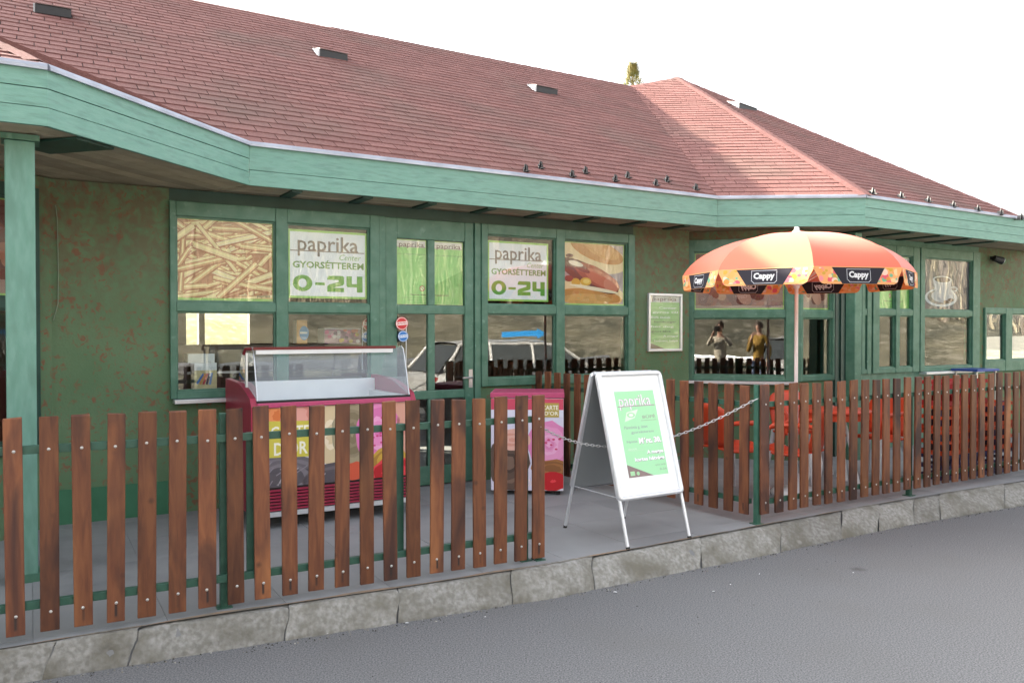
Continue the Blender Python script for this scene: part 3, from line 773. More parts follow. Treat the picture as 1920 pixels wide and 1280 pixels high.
def lay(poly, zf, cu, exp=0.145, tab=0.25, seed=1):
    """shingle courses over the plan polygon (ccw), courses along cu"""
    rr = random.Random(seed); cu = Vector((cu[0], cu[1], 0)).normalized(); cv = Vector((-cu.y, cu.x, 0))
    gx = zf(cv.x, cv.y) - zf(0, 0)
    if gx < 0: cv = -cv; gx = -gx
    ce = exp / math.sqrt(1 + gx * gx)
    o = poly[0]; us = [(p - o).dot(cu) for p in poly]; vs = [(p - o).dot(cv) for p in poly]
    P2 = [(p.x, p.y) for p in poly]
    area = sum(P2[i][0] * P2[(i + 1) % len(P2)][1] - P2[(i + 1) % len(P2)][0] * P2[i][1] for i in range(len(P2)))
    if area < 0: P2 = P2[::-1]
    v = min(vs); k = 0
    wob = [rr.uniform(-0.006, 0.006) for _ in range(400)]
    while v < max(vs):
        u_ = min(us) - tab * (0.5 if k % 2 else 0.0) - rr.uniform(0, 0.08) - tab
        while u_ < max(us):
            w = tab + rr.uniform(-0.004, 0.004); g = 0.0042; dv = rr.uniform(-0.003, 0.003)
            q = [o + cu * a_ + cv * b_ for a_, b_ in ((u_ + g, v + dv), (u_ + w - g, v + dv + rr.uniform(-0.002, 0.002)), (u_ + w - g, v + ce + 0.004), (u_ + g, v + ce + 0.004))]
            pts = [(p.x, p.y) for p in q]
            for i in range(len(P2)):
                pts = clip_line(pts, P2[i], P2[(i + 1) % len(P2)])
                if len(pts) < 3: break
            if len(pts) >= 3:
                P3 = []
                tt = rr.random()
                lift = rr.uniform(0.008, 0.012)
                for x, y in pts:
                    fv = (Vector((x, y, 0)) - o).dot(cv) - v
                    P3.append(Vector((x, y, zf(x, y) + 0.003 + lift * (1 - max(0, min(1, fv / ce))))))
                shin.append((P3, tt))
            u_ += w
        v += ce; k += 1
Ux = (U.x, U.y)
LM = VL
lay([Cc, C1, Vector((V.x, V.y, 0)), RX, X], zM, Ux, seed=1)
lay([X, RX, RL, XL], zM, Ux, seed=11)
lay([C0, Cc, X], zS, Ux, exp=0.135, seed=2)
lay([CL, C0, X, XL], zL, Ux, seed=3)
lay([C1, C2, Vector((A.x, A.y, 0)), Vector((V.x, V.y, 0))], zF, (C2 - C1).xy, seed=4)
lay([C2, Vector((CRz.x, CRz.y, 0)), Vector((A.x, A.y, 0))], zR, R2.xy, seed=5)
def pj(p):
    z = p.z - EYE; f = p.y * math.cos(PIT) - z * math.sin(PIT); v = p.y * math.sin(PIT) + z * math.cos(PIT)
    return 960 + F * p.x / f, 640 - F * v / f
def parea(P3):
    q = [pj(p) for p in P3]
    if any(p.y < 1 for p in P3): return 0
    cx = sum(a for a, _ in q) / len(q); cy = sum(b_ for _, b_ in q) / len(q)
    if not (-5 < cx < 1925 and -5 < cy < 1285): return 0
    return abs(sum(q[i][0] * q[(i + 1) % len(q)][1] - q[(i + 1) % len(q)][0] * q[i][1] for i in range(len(q)))) / 2
shin.sort(key=lambda t: -parea(t[0]))
def add_shingle(b, P3, tt):
    n = Vector((0, 0, 0.012)); top = P3
    i = len(b.v); k = len(top); b.v += [tuple(p) for p in top] + [tuple(p - n) for p in top]
    b.f.append(tuple(range(i, i + k))); b.m.append(0); b.sm.append(False); b.tint.append(tt)
    for j in range(k):
        l_ = (j + 1) % k; b.f.append((i + j, i + k + j, i + k + l_, i + l_)); b.m.append(0); b.sm.append(False); b.tint.append(tt)
for P3, tt in shin[:295]:
    b = MB(); add_shingle(b, P3, tt); bpart(b, 'roof_shingle', M['shingle'], tint=True)
b = MB()
for P3, tt in shin[295:]: add_shingle(b, P3, tt)
tag(bpart(b, 'roof_shingles_far', M['shingle'], tint=True), kind='stuff')
# roof deck (closed underneath the shingles), rear slopes
def lift(p, zf, d=-0.006): return (p.x, p.y, zf(p.x, p.y) + d)
b = MB()
b.face([lift(p, zM) for p in (Cc, C1, V, RX, X)]); b.face([lift(p, zM) for p in (X, RX, RL, XL)]); b.face([lift(p, zS) for p in (C0, Cc, X)]); b.face([lift(p, zL) for p in (CL, C0, X, XL)])
b.face([lift(p, zF) for p in (C1, C2, A, V)]); b.face([lift(p, zR) for p in (C2, CRz, A)])
# behind the ridges
back = lambda p, k, dz: (p.x + nM.x * k, p.y + nM.y * k, p.z + dz)
V1z = z3(RL, V.z); b.face([tuple(V), tuple(V1z), back(V1z, 3.2, -1.9), back(V, 3.2, -1.9)]); b.face([tuple(A), tuple(V), back(V, 3.2, -1.9), back(A, 3.2, -1.9)])
b.face([tuple(A), back(A, 3.2, -1.9), back(CRz, 5.4, 0.0), tuple(CRz)])
bpart(b, 'roof_deck', M['roof_dark'])
# ridge and hip caps
def caps(p, q, zoff, w=0.11, step=0.22, seed=0, spread=0.045):
    rr = random.Random(seed); L_ = (q - p).length; d_ = (q - p).normalized(); side = d_.cross(Vector((0, 0, 1))).normalized(); n = int(L_ / step)
    b = MB()
    for k in range(n):
        a_ = p + d_ * (k * step); c_ = p + d_ * ((k + 1) * step + 0.03); h0, h1 = zoff + 0.012, zoff + 0.004
        for sg in (-1, 1):
            pts = [a_ + Vector((0, 0, h0)), c_ + Vector((0, 0, h1)), c_ + side * sg * w + Vector((0, 0, h1 - spread)), a_ + side * sg * w + Vector((0, 0, h0 - spread))]
            b.face(pts if sg > 0 else pts[::-1], t=rr.random())
            b.face([pts[0], pts[3], pts[3] - Vector((0, 0, 0.012)), pts[0] - Vector((0, 0, 0.012))], t=0.3)
    return bpart(b, 'ridge_caps', M['shingle'], tint=True)
caps(z3(RL, V.z), V, 0.01, spread=0.085, seed=1); caps(V, A, 0.01, spread=0.06, seed=2); caps(A, z3(C2, ZE), 0.012, spread=0.012, w=0.09, seed=3); caps(A, CRz, 0.012, spread=0.05, w=0.09, seed=4)
caps(z3(X, zS(X.x, X.y)), z3(C0, ZE), 0.012, spread=0.02, w=0.08, seed=5)
# roof vents
def vent(px0, py0, px1, py1, zf):
    p = hit(px0, py0, zf); q = hit(px1, py1, zf); d_ = q - p
    v = empty('roof_vent', tuple(p - off), parent=BL); L_ = Vector((d_.x, d_.y, 0)).length
    f = Fr((0, 0), (d_.x, d_.y)); T = f.mat()
    b = MB(); b.prism([(0.0, 0.0), (0.2, 0.155), (-0.02, 0.085), (-0.02, 0.0)], 0.01, L_ - 0.01, plane='yz', T=T); b.build('hood', M['black'], v)
    b = MB(); b.prism([(-0.01, -0.01), (0.2, 0.15), (-0.03, 0.085), (-0.03, 0.0)], -0.008, 0.008, plane='yz', T=T); b.build('end_flashing', M['zincd'], v)
    b = MB(); b.prism([(-0.03, 0.087), (0.21, 0.163), (0.21, 0.17), (-0.03, 0.094)], 0.01, L_, plane='yz', T=T); b.build('lid', mat('vent_lid', (0.12, 0.08, 0.075), 0.6), v)
vent(64, 24, 136, 37, zM); vent(597, 106, 652, 115, zM); vent(1003, 172, 1045, 179, zM); vent(1383, 203, 1418, 208, zR)
# snow guards
def guard(px, py, zf, d_):
    p = hit(px, py, zf); g = empty('snow_guard', tuple(p - off), math.atan2(d_.y, d_.x), BL)
    b = MB(); b.box(-0.016, 0.016, -0.06, 0.14, 0.006, 0.014); b.build('strap', M['black'], g)
    b = MB(); b.prism([(-0.03, 0.0), (0.03, 0.0), (0.02, 0.075), (-0.012, 0.085)], -0.004, 0.004); b.box(-0.004, 0.004, -0.03, 0.05, 0.0, 0.06); b.build('stop', M['black'], g)
for px, py in ((986, 324), (1014, 318), (1073, 334), (1098, 327), (1154, 342), (1177, 336), (1230, 350), (1251, 343), (1305, 358)): guard(px, py, zM, U)
for px, py in ((1637, 366), (1690, 373), (1741, 381), (1788, 390), (1834, 397), (1877, 404), (1915, 412)): guard(px, py, zR, R2)
# security lamp at the right
lp = W2.w(W2.sx(1857), 0.0, 2.66); lt = empty('wall_floodlight', tuple(lp)); lt.scale = (.75, .75, .75); tag(lt, 'small dark floodlight fixed high on the green wall at far right', 'floodlight')
f = Fr((0, 0), U); T = f.mat()
b = MB(); b.box(-0.03, 0.03, -0.06, 0.0, -0.03, 0.03, 0, T); b.tube([T @ Vector((0, -0.05, 0)), T @ Vector((0.02, -0.10, -0.03))], 0.012); b.build('bracket', M['black'], lt)
b = MB(); b.tube([T @ Vector((-0.06, -0.09, -0.01)), T @ Vector((0.09, -0.16, -0.06))], [0.055, 0.07], 14); b.build('housing', M['black'], lt)
b = MB(); b.tube([T @ Vector((0.09, -0.16, -0.06)), T @ Vector((0.10, -0.165, -0.064))], 0.062, 14); b.build('lens', M['alu'], lt)

# ------------------------------------------------------------------ fences
def slat_mesh(h, w=0.095, t=0.02, seed=0):
    rr = random.Random(seed); b = MB(); sk = rr.uniform(-0.004, 0.004)
    b.box(-w / 2, w / 2, -t, 0, 0, h)
    v = b.v
    for i in (4, 5, 6, 7): b.v[i] = (v[i][0] + sk, v[i][1], v[i][2] + (0.004 if i in (5, 7) else -0.002) * rr.choice((-1, 1)))
    return b
slat_meshes = []
sm = MB(); sm.lathe([(0.0001, 0.004), (0.004, 0.0035), (0.0075, 0.0015), (0.008, 0)], n=10)
screw_me = bpy.data.meshes.new('screw'); screw_me.from_pydata(sm.v, [], sm.f); screw_me.materials.append(M['screw'])
screw_me.transform(Matrix.Rotation(math.pi / 2, 4, 'X'))
def make_slat(root, s_, zb, zt, out, seed, w=0.095, screws=(0.125, 0.955), side=1):
    h = zt - zb; b = slat_mesh(h, w, 0.02, seed)
    o = b.build('slat', M['slat'], root, bevel=0.0035)
    rr = random.Random(seed)
    o.location = (s_, -out, zb); o.rotation_euler = (0, rr.uniform(-0.006, 0.006), rr.uniform(-0.02, 0.02))
    if side < 0: o.rotation_euler.z += math.pi; o.location = (s_, out, zb)
    for z in screws:
        c = bpy.data.objects.new('screw', screw_me); COL.objects.link(c); c.parent = o
        c.location = (rr.uniform(-0.004, 0.004), -0.0203, z - zb + rr.uniform(-0.006, 0.006))
    return o
ZB, ZTOP = 0.235, 1.225
def rails(root, s0, s1, o0=0.0, zs=(1.07, 0.315), th=0.03):
    for z in zs:
        b = MB(); b.box(s0, s1, -o0, -o0 + th, z - 0.02, z + 0.02); b.build('rail', M['fence_green'], root, bevel=0.002)
def post(root, s_, y0, w=0.04, z0=TZ, z1=1.09):
    b = MB(); b.box(s_ - w / 2, s_ + w / 2, y0, y0 + w, z0, z1); b.build('post', M['fence_green'], root, bevel=0.002)
    b = MB(); b.box(s_ - w, s_ + w, y0 - 0.02, y0 + w + 0.02, z0, z0 + 0.006); b.build('base_plate', M['fence_green'], root)
FLN = Fr((-1.543, 4.375), (1.717, 0.94))
ff = empty('picket_fence', mw=FLN.mat(0, 0, 0)); tag(ff, 'near brown slat fence on green rails in front of the ice cream freezer', 'fence')
pxs = [(5, 43), (70, 108), (134, 171), (196, 231), (254, 290), (313, 347), (369, 404), (425, 457), (476, 507), (528, 558), (577, 607), (627.5, 655), (675, 701.5), (720, 746), (763, 789.5), (807, 832.5), (847, 873), (889, 913), (928, 952), (966.5, 989.5), (1000, 1023)]
ss = [(FLN.sx(a, 0.03), FLN.sx(c, 0.03)) for a, c in pxs]
zt0 = [FLN.px(20, 783, 0.03)[1], FLN.px(980, 742.5, 0.03)[1]]
zb0 = [FLN.px(28, 1193, 0.03)[1], FLN.px(975, 1052, 0.03)[1]]
smin, smax = ss[0][0], ss[-1][1]
for k, (a, c) in enumerate(ss):
    t = (a - smin) / (smax - smin)
    make_slat(ff, (a + c) / 2, zb0[0] + (zb0[1] - zb0[0]) * t + random.uniform(-.004, .004), zt0[0] + (zt0[1] - zt0[0]) * t + random.uniform(-.004, .004), 0.005, 100 + k, w=(c - a) * 0.97, screws=(zb0[0] + (zb0[1] - zb0[0]) * t + .09, 1.07))
for k in (-1, -2): make_slat(ff, ss[0][0] + 0.05 + k * 0.155, zb0[0], zt0[0], 0.005, 200 - k, screws=(0.325, 1.07))
rails(ff, ss[0][0] - 0.4, smax + 0.0, 0.0)
send = FLN.sx(1012)
post(ff, FLN.sx(420), 0.03, z1=1.2); post(ff, send, 0.0, 0.035, z1=1.08); post(ff, FLN.sx(990), 0.03)
post(ff, ss[0][0] - 0.3, 0.03)
b = MB(); b.box(FLN.sx(463), FLN.sx(463) + 0.05, 0.032, 0.05, 0.33, 1.09); b.build('upright', M['fence_green'], ff)
b = MB(); b.box(FLN.sx(745), FLN.sx(745) + 0.05, 0.032, 0.05, 0.33, 1.09); b.build('upright', M['fence_green'], ff)

FRT = Fr((1.905, 6.30), (1.736, 1.073))
fr_ = empty('picket_fence', mw=FRT.mat(0, 0, 0)); tag(fr_, 'long brown slat fence along the kerb right of the sandwich board', 'fence')
lefts = [1430, 1457.5, 1483, 1505, 1529, 1551, 1575, 1597.5, 1619, 1640, 1660, 1680, 1700, 1719, 1737.5, 1755, 1772.5, 1790.5, 1808, 1824, 1840.5, 1857, 1873, 1889, 1904, 1918.5]
s_ = 0
for k, a in enumerate(lefts):
    s_ = FRT.sx(a, 0.03); make_slat(fr_, s_ + 0.046, 0.225 + random.uniform(-.005, .005), 1.225 + random.uniform(-.005, .005), 0.005, 400 + k, w=0.09, screws=(0.315, 1.075))
send2 = s_
for k in range(1, 10): make_slat(fr_, s_ + 0.046 + 0.148 * k, 0.225, 1.225, 0.005, 440 + k, w=0.09, screws=(0.315, 1.075))
rails(fr_, 0.02, send2 + 1.5)
post(fr_, 0.0, 0.0, z1=1.225); post(fr_, FRT.sx(1716), 0.03); post(fr_, FRT.sx(1716) + 2.2, 0.03)
RT1 = Vector((0.245, 8.43, 0)); RT0 = Vector((1.86, 6.345, 0))
FRR = Fr(RT1, RT0 - RT1); LR = (RT0 - RT1).length
fm = empty('picket_fence', mw=FRR.mat(0, 0, 0)); tag(fm, 'darker slat fence running back to the windows behind the sandwich board', 'fence')
n = 18
for k in range(n): make_slat(fm, 0.06 + (LR - 0.12) * k / (n - 1), 0.215 + random.uniform(-.006, .006), 1.225 + random.uniform(-.006, .006), 0.005, 500 + k, w=0.085, screws=(), side=1)
rails(fm, 0.02, LR - 0.02, -0.002); post(fm, 0.03, 0.03); post(fm, LR * 0.5, 0.03)

# chain across the entrance
p0 = onz(1012, 700, 1.0); P0 = FLN.w(send, 0.02, 1.02); P1 = FRT.w(-0.022, 0.0, 1.12)
ch = MB(); nl = 68; sag = 0.26
def cpt(t): p = P0.lerp(P1, t) + Vector((-.5, .86, 0)) * (.22 * math.sin(math.pi * t) ** .8); return p - Vector((0, 0, sag * 4 * t * (1 - t)))
for k in range(nl):
    a_, c_ = cpt(k / nl), cpt((k + 1) / nl); m_ = (a_ + c_) / 2; d_ = (c_ - a_).normalized(); sd = d_.cross(Vector((0, 0, 1))).normalized(); up = sd.cross(d_)
    w = sd if k % 2 else up; L_ = (c_ - a_).length * 0.72
    loop = [m_ + d_ * (L_ * math.cos(q)) + w * (0.0085 * math.sin(q)) for q in [2 * math.pi * j / 8 for j in range(9)]]
    ch.tube(loop, 0.0026, 5, cap=False)
ch.v = [tuple(Vector(p) - P0) for p in ch.v]
tag(ch.build('chain', M['steel'], mw=Matrix.Translation(P0)), 'thin galvanised chain sagging across the gap between the two fences', 'chain')

# ------------------------------------------------------------------ posters
def poster(name, label, fr, s0, s1, z0, z1, draw, o=-0.022, cat='poster', group=None, back=True):
    w, h = s1 - s0, z1 - z0; a = Art()
    draw(a, w, h)
    ob = a.build(name, mw=fr.mat(s0, o, z0)); tag(ob, label, cat, group); return ob
G1 = C('8fc35a'); G2 = C('5fa52e'); LG = C('a9d676'); BR = C('6d4a3e'); WH = C('ececf4')
def fries(a, w, h):
    a.rect(0, w, 0, h, LG, 0); x0, x1, z0, z1 = 0.012, w - 0.012, 0.03, h - 0.01
    a.rect(x0, x1, z0, z1, C('bd7c58'), 1); rr = random.Random(2)
    cols = [C('e8c694'), C('efd5a8'), C('dfb480'), C('f2dfbd'), C('d5a074'), C('e5bd8c')]
    for k in range(90):
        l_ = rr.uniform(.25, .6); wd = rr.uniform(.028, .05); x = rr.uniform(x0, x1); z = rr.uniform(z0, z1); an = rr.choice((rr.gauss(0.0, .2), rr.gauss(.5, .25), rr.gauss(-.35, .25), rr.gauss(.1, .25), rr.gauss(1.1, .3)))
        for dw, cc, dx in ((1.5, C('b06a42'), -.004), (1.0, rr.choice(cols), 0), (.35, C('fbe8b4'), .003)):
            ca, sa = math.cos(an), math.sin(an)
            q = [(x + ca * u_ - sa * v_, z + sa * u_ + ca * v_ + dx) for u_, v_ in ((-l_ / 2, -wd * dw / 2), (l_ / 2, -wd * dw / 2), (l_ / 2, wd * dw / 2), (-l_ / 2, wd * dw / 2))]
            q = clip_rect(q, x0, x1, z0, z1)
            if len(q) > 2: a.poly(q, cc, 1.3 + k * 0.06 + 0.02 * (dw < 1.4) + 0.02 * (dw < 1))
    a.text('paprika', w * .82, w * .96, .035, .07, C('5b4a45'), 13)
def pap024(a, w, h):
    a.rect(0, w, 0, h, C('9bce63'), 0); a.rect(.02, w - .02, .02, h - .02, WH, 1)
    a.text('paprika', w * .12, w * .88, h * .62, h * .92, C('8a8186'), 2, bold=0.012)
    a.text('paprika', w * .125, w * .885, h * .615, h * .915, C('6b5652'), 2.5, bold=-0.008)
    a.rect(w * .03, w * .96, h * .685, h * .70, C('7b6b66'), 3)
    a.text('Center', w * .64, w * .92, h * .575, h * .66, C('7fae5a'), 3.5, shear=.3)
    a.text('GYORSÉTTEREM', w * .06, w * .955, h * .44, h * .565, C('62903f'), 2, bold=.028)
    # 0-24 in heavy wide figures
    g = C('58a02c'); z0, z1 = h * .10, h * .34
    def ring(x0, x1, l=2):
        cx, cz, ax, az = (x0 + x1) / 2, (z0 + z1) / 2, (x1 - x0) / 2, (z1 - z0) / 2
        a.ell(cx, cz, ax, az, g, l, 28); a.ell(cx, cz, ax * .42, az * .55, WH, l + .6, 20)
    ring(w * .06, w * .30)
    a.rect(w * .335, w * .455, h * .195, h * .235, g, 2)
    X0, X1 = w * .485, w * .70; t = h * .062
    a.poly([(X0, z1 - t * .6), (X0 + .012, z1), (X1 - .012, z1), (X1, z1 - .012), (X1, z0 + h * .125), (X1 - .012, z0 + h * .10), (X0 + w * .075, z0 + t), (X0 + w * .075, z0 + t), (X1, z0 + t), (X1, z0), (X0, z0), (X0, z0 + h * .085), (X0 + .02, z0 + h * .11), (X1 - w * .07, z0 + h * .15), (X1 - w * .07, z1 - t), (X0, z1 - t)], g, 2)
    X0, X1 = w * .73, w * .94
    a.poly([(X0, z1), (X0, z0 + h * .10), (X0 + .01, z0 + h * .075), (X1 - w * .075, z0 + h * .075), (X1 - w * .075, z0), (X1, z0), (X1, z1), (X1 - w * .075, z1), (X1 - w * .075, z0 + h * .125), (X0 + w * .07, z0 + h * .125), (X0 + w * .07, z1)], g, 2)
def greenposter(left):
    def f(a, w, h):
        a.rect(0, w, 0, h, C('a5d98a'), 0); a.rect(.006, w - .006, .006, h - .02, C('8fcf78'), 1)
        a.rect(.01, w - .01, h * .88, h * .985, C('d5d2d0'), 1.5)
        a.text('paprika', w * .1, w * .92, h * .865, h * .965, C('6b5652'), 2.5, bold=.01); a.rect(w * .05, w * .97, h * .885, h * .892, C('6b5652'), 3)
        a.text('GYORSÉTTEREM', w * .05, w * .97, h * .765, h * .79, C('6f8f62'), 2)
        if left:
            a.ell(w * .86, h * .25, .028, .028, C('b4534a'), 2); a.ell(w * .86, h * .25, .02, .02, C('b8d8a8'), 2.5); a.stick(w * .86, h * .25, .045, .006, -.8, C('b4534a'), 3)
            a.text('Nyitva éjjel', w * .48, w * .98, h * .13, h * .165, C('5d5f3c'), 2, bold=.02)
            for k, t in enumerate(('hétfőtől vasárnapig', 'minden nap várjuk', 'Önöket')): a.text(t, w * (.18 + .2 * k), w * .98, h * (.095 - .035 * k), h * (.112 - .035 * k), C('6c7550'), 2)
        else:
            a.poly([(0.006, h * .3), (w - .006, h * .55), (w - .006, .006), (.006, .006)], C('79bb60'), 1.4)
            a.text('nappal', w * .04, w * .5, h * .13, h * .165, C('5d5f3c'), 2, bold=.02)
    return f
def hotdog(a, w, h):
    a.rect(0, w, 0, h, LG, 0); x0, x1, z0, z1 = .012, w - .012, .02, h - .012
    a.rect(x0, x1, z0, z1, C('b6a3a6'), 1)
    def e(x, z, ax, az, c, l, rot=0, n=30):
        q = [(x * w + ax * w * math.cos(t) * math.cos(rot) - az * h * math.sin(t) * math.sin(rot), z * h + ax * w * math.cos(t) * math.sin(rot) + az * h * math.sin(t) * math.cos(rot)) for t in [2 * math.pi * k / n for k in range(n)]]
        q = clip_rect(q, x0, x1, z0, z1)
        if len(q) > 2: a.poly(q, c, l)
    e(.45, .80, .62, .26, C('e8cfa4'), 1.5, -.18); e(.55, .88, .45, .17, C('c98a45'), 1.8, -.25); e(.62, .9, .3, .12, C('d9a15c'), 2.1, -.3)
    e(.40, .20, .60, .20, C('ecd2a6'), 1.6, -.05); e(.42, .13, .55, .14, C('cf8f4c'), 1.9, -.05); e(.38, .1, .4, .09, C('dba766'), 2.2)
    e(.42, .47, .52, .17, C('5e2117'), 2.4, -.38); e(.55, .46, .40, .145, C('a5482e'), 2.6, -.38); e(.62, .43, .3, .11, C('c46a4c'), 2.8, -.38); e(.78, .34, .13, .12, C('cf8369'), 3.0, -.3)
    e(.28, .60, .16, .05, C('7a2a1c'), 3.1, -.4); e(.36, .38, .09, .065, C('e0b13a'), 3.3); e(.37, .385, .055, .035, C('efd070'), 3.5); e(.2, .36, .07, .07, C('d9a838'), 3.3); e(.09, .42, .07, .05, C('8c2b23'), 3.2)
    e(.2, .66, .12, .04, C('e9dccb'), 3.2, -.2); e(.1, .78, .06, .03, C('5a1f1a'), 3.3)
    e(.5, .27, .4, .03, C('f3e4c8'), 3.4, -.12)
def coffee(a, w, h):
    a.rect(0, w, 0, h, C('4f4b57'), 0)
    for k in range(7): a.poly([(w * (.2 + .08 * k), h), (w, h), (w, h * (.55 + .06 * k))], tuple(v * (1 + .09 * k) for v in C('57535f')), .5 + .2 * k)
    def e(x, z, ax, az, c, l): a.ell(x * w, z * h, ax * w, az * h, c, l, 30)
    e(.40, .24, .34, .185, C('c4c8d2'), 2); e(.40, .25, .29, .15, C('6d6664'), 2.3); e(.44, .27, .25, .13, C('a9abb6'), 2.6)
    a.ell(w * .66, h * .42, w * .09, h * .055, C('b5b8c4'), 2.8); a.ell(w * .665, h * .42, w * .055, h * .03, C('5a5660'), 3)
    a.poly([(w * .22, h * .60), (w * .62, h * .60), (w * .58, h * .36), (w * .5, h * .27), (w * .36, h * .27), (w * .26, h * .36)], C('aeb0ba'), 3.2)
    e(.42, .60, .20, .075, C('c8cbd4'), 3.5); e(.42, .60, .165, .055, C('3a2a22'), 3.8)
    e(.6, .2, .07, .03, C('5b2f20'), 4); e(.5, .16, .06, .03, C('4a281c'), 4)
def redfood(a, w, h):
    a.rect(0, w, 0, h, LG, 0); x0, x1, z0, z1 = .012, w - .012, .02, h - .012; a.rect(x0, x1, z0, z1, C('a8887f'), 1)
    a.rect(x0, x1, h * .6, z1, C('7d4038'), 1.3); rr = random.Random(9)
    for k in range(26):
        x = rr.uniform(.1, .9) * w; z = rr.uniform(.22, .7) * h; r_ = rr.uniform(.03, .08)
        a.ell(x, z, r_ * 1.5, r_, rr.choice([C('8e4a3a'), C('b5725c'), C('c99482'), C('74352b'), C('d0a890')]), 1.6 + k * .08, 14, rr.uniform(-1, 1))
    a.text('paprika', w * .8, w * .97, .03, .065, C('5b4a6a'), 5)
poster('poster', 'french fries poster in the top left window', W1, sx(331), sx(514.5), 1.885, 2.572, fries)
poster('poster', 'white paprika 0-24 sign in the window left of the door', W1, sx(541), sx(690), 1.93, 2.535, pap024)
poster('poster', 'left half of the pale green paprika poster in the door, with a red prohibition mark', W1, ds[1] + .004, ds[2] - .002, 1.892, 2.505, greenposter(True), o=-0.04)
poster('poster', 'right half of the pale green paprika poster in the door, next to the hinge post', W1, ds[3] + .002, ds[4] - .004, 1.892, 2.505, greenposter(False), o=-0.04)
poster('poster', 'white paprika 0-24 sign in the window right of the door', W1, sx(916), sx(1030), 1.94, 2.545, pap024)
poster('poster', 'hot dog poster in the window beside the hanging menu board', W1, sx(1058), sx(1172), 1.91, 2.585, hotdog)
poster('poster', 'reddish food poster in the bay window behind the parasol', WB, sb(1302), sb(1470), 1.88, 2.55, redfood)
poster('poster', 'narrow pinkish food poster in the slim window behind the parasol pole', WN, WN.sx(1504), WN.sx(1556), 1.88, 2.55, redfood)
poster('poster', 'green poster behind the right rim of the parasol, left half', W2, s2(1645.5), s2(1675.5), 1.915, 2.59, greenposter(True))
poster('poster', 'green poster behind the right rim of the parasol, right half', W2, s2(1683.5), s2(1707.5), 1.915, 2.59, greenposter(False))
poster('poster', 'grey coffee cup poster in the window at the far right', W2, s2(1731), s2(1819.5), 1.92, 2.59, coffee)
poster('poster', 'red and yellow poster in the side window behind the left column', WS, 2.06, 2.78, 1.89, 2.59, redfood)

# hanging menu board
ms0, ms1 = sx(1213), sx(1276); mz0, mz1 = 1.405, 2.06
mb = empty('menu_board', mw=W1.mat((ms0 + ms1) / 2, 0.0, mz0)); tag(mb, 'framed green paprika menu board hanging on the wall right of the hot dog window', 'menu board')
w, h = ms1 - ms0, mz1 - mz0
b = MB()
b.box(-w / 2, w / 2, -.035, -.001, 0, .028); b.box(-w / 2, w / 2, -.035, -.001, h - .028, h); b.box(-w / 2, -w / 2 + .028, -.035, -.001, .028, h - .028); b.box(w / 2 - .028, w / 2, -.035, -.001, .028, h - .028)
b.build('frame', M['alu'], mb, bevel=.004)
def menu(a, w, h):
    a.rect(0, w, 0, h, C('8fbf78'), 0); a.rect(0, w, h * .88, h, C('cfcfce'), .6)
    a.text('paprika', w * .08, w * .9, h * .885, h * .985, C('6b5652'), 2, bold=.01)
    for k, (t, x0, x1) in enumerate((('Center', .3, .9), ('gyros tál', .1, .95), ('Büfé ételek', .05, .7), ('hamburger', .15, .9), ('hot dog', .05, .8), ('gyors kávé', .05, .7), ('A megye', .45, .95), ('kedvenc helye', .15, .95))):
        z = h * (.79 - .09 * k); a.text(t, w * x0, w * x1, z - h * .035, z + h * .01, C('e9ede6') if k not in (3, 5) else C('4f5b47'), 2, bold=.02)
        a.rect(w * .05, w * .95, z - h * .055, z - h * .05, C('6f9f5c'), 1.2)
    a.poly([(0, 0), (w * .5, 0), (0, h * .12)], C('5f4038'), 1.5)
a = Art(); menu(a, w - .056, h - .056); a.build('menu_sheet', mb).location = (-w / 2 + .028, -.012, .028)
b = MB(); b.box(-w / 2 + .028, w / 2 - .028, -.024, -.021, .028, h - .028); b.build('pane', M['glass'], mb)

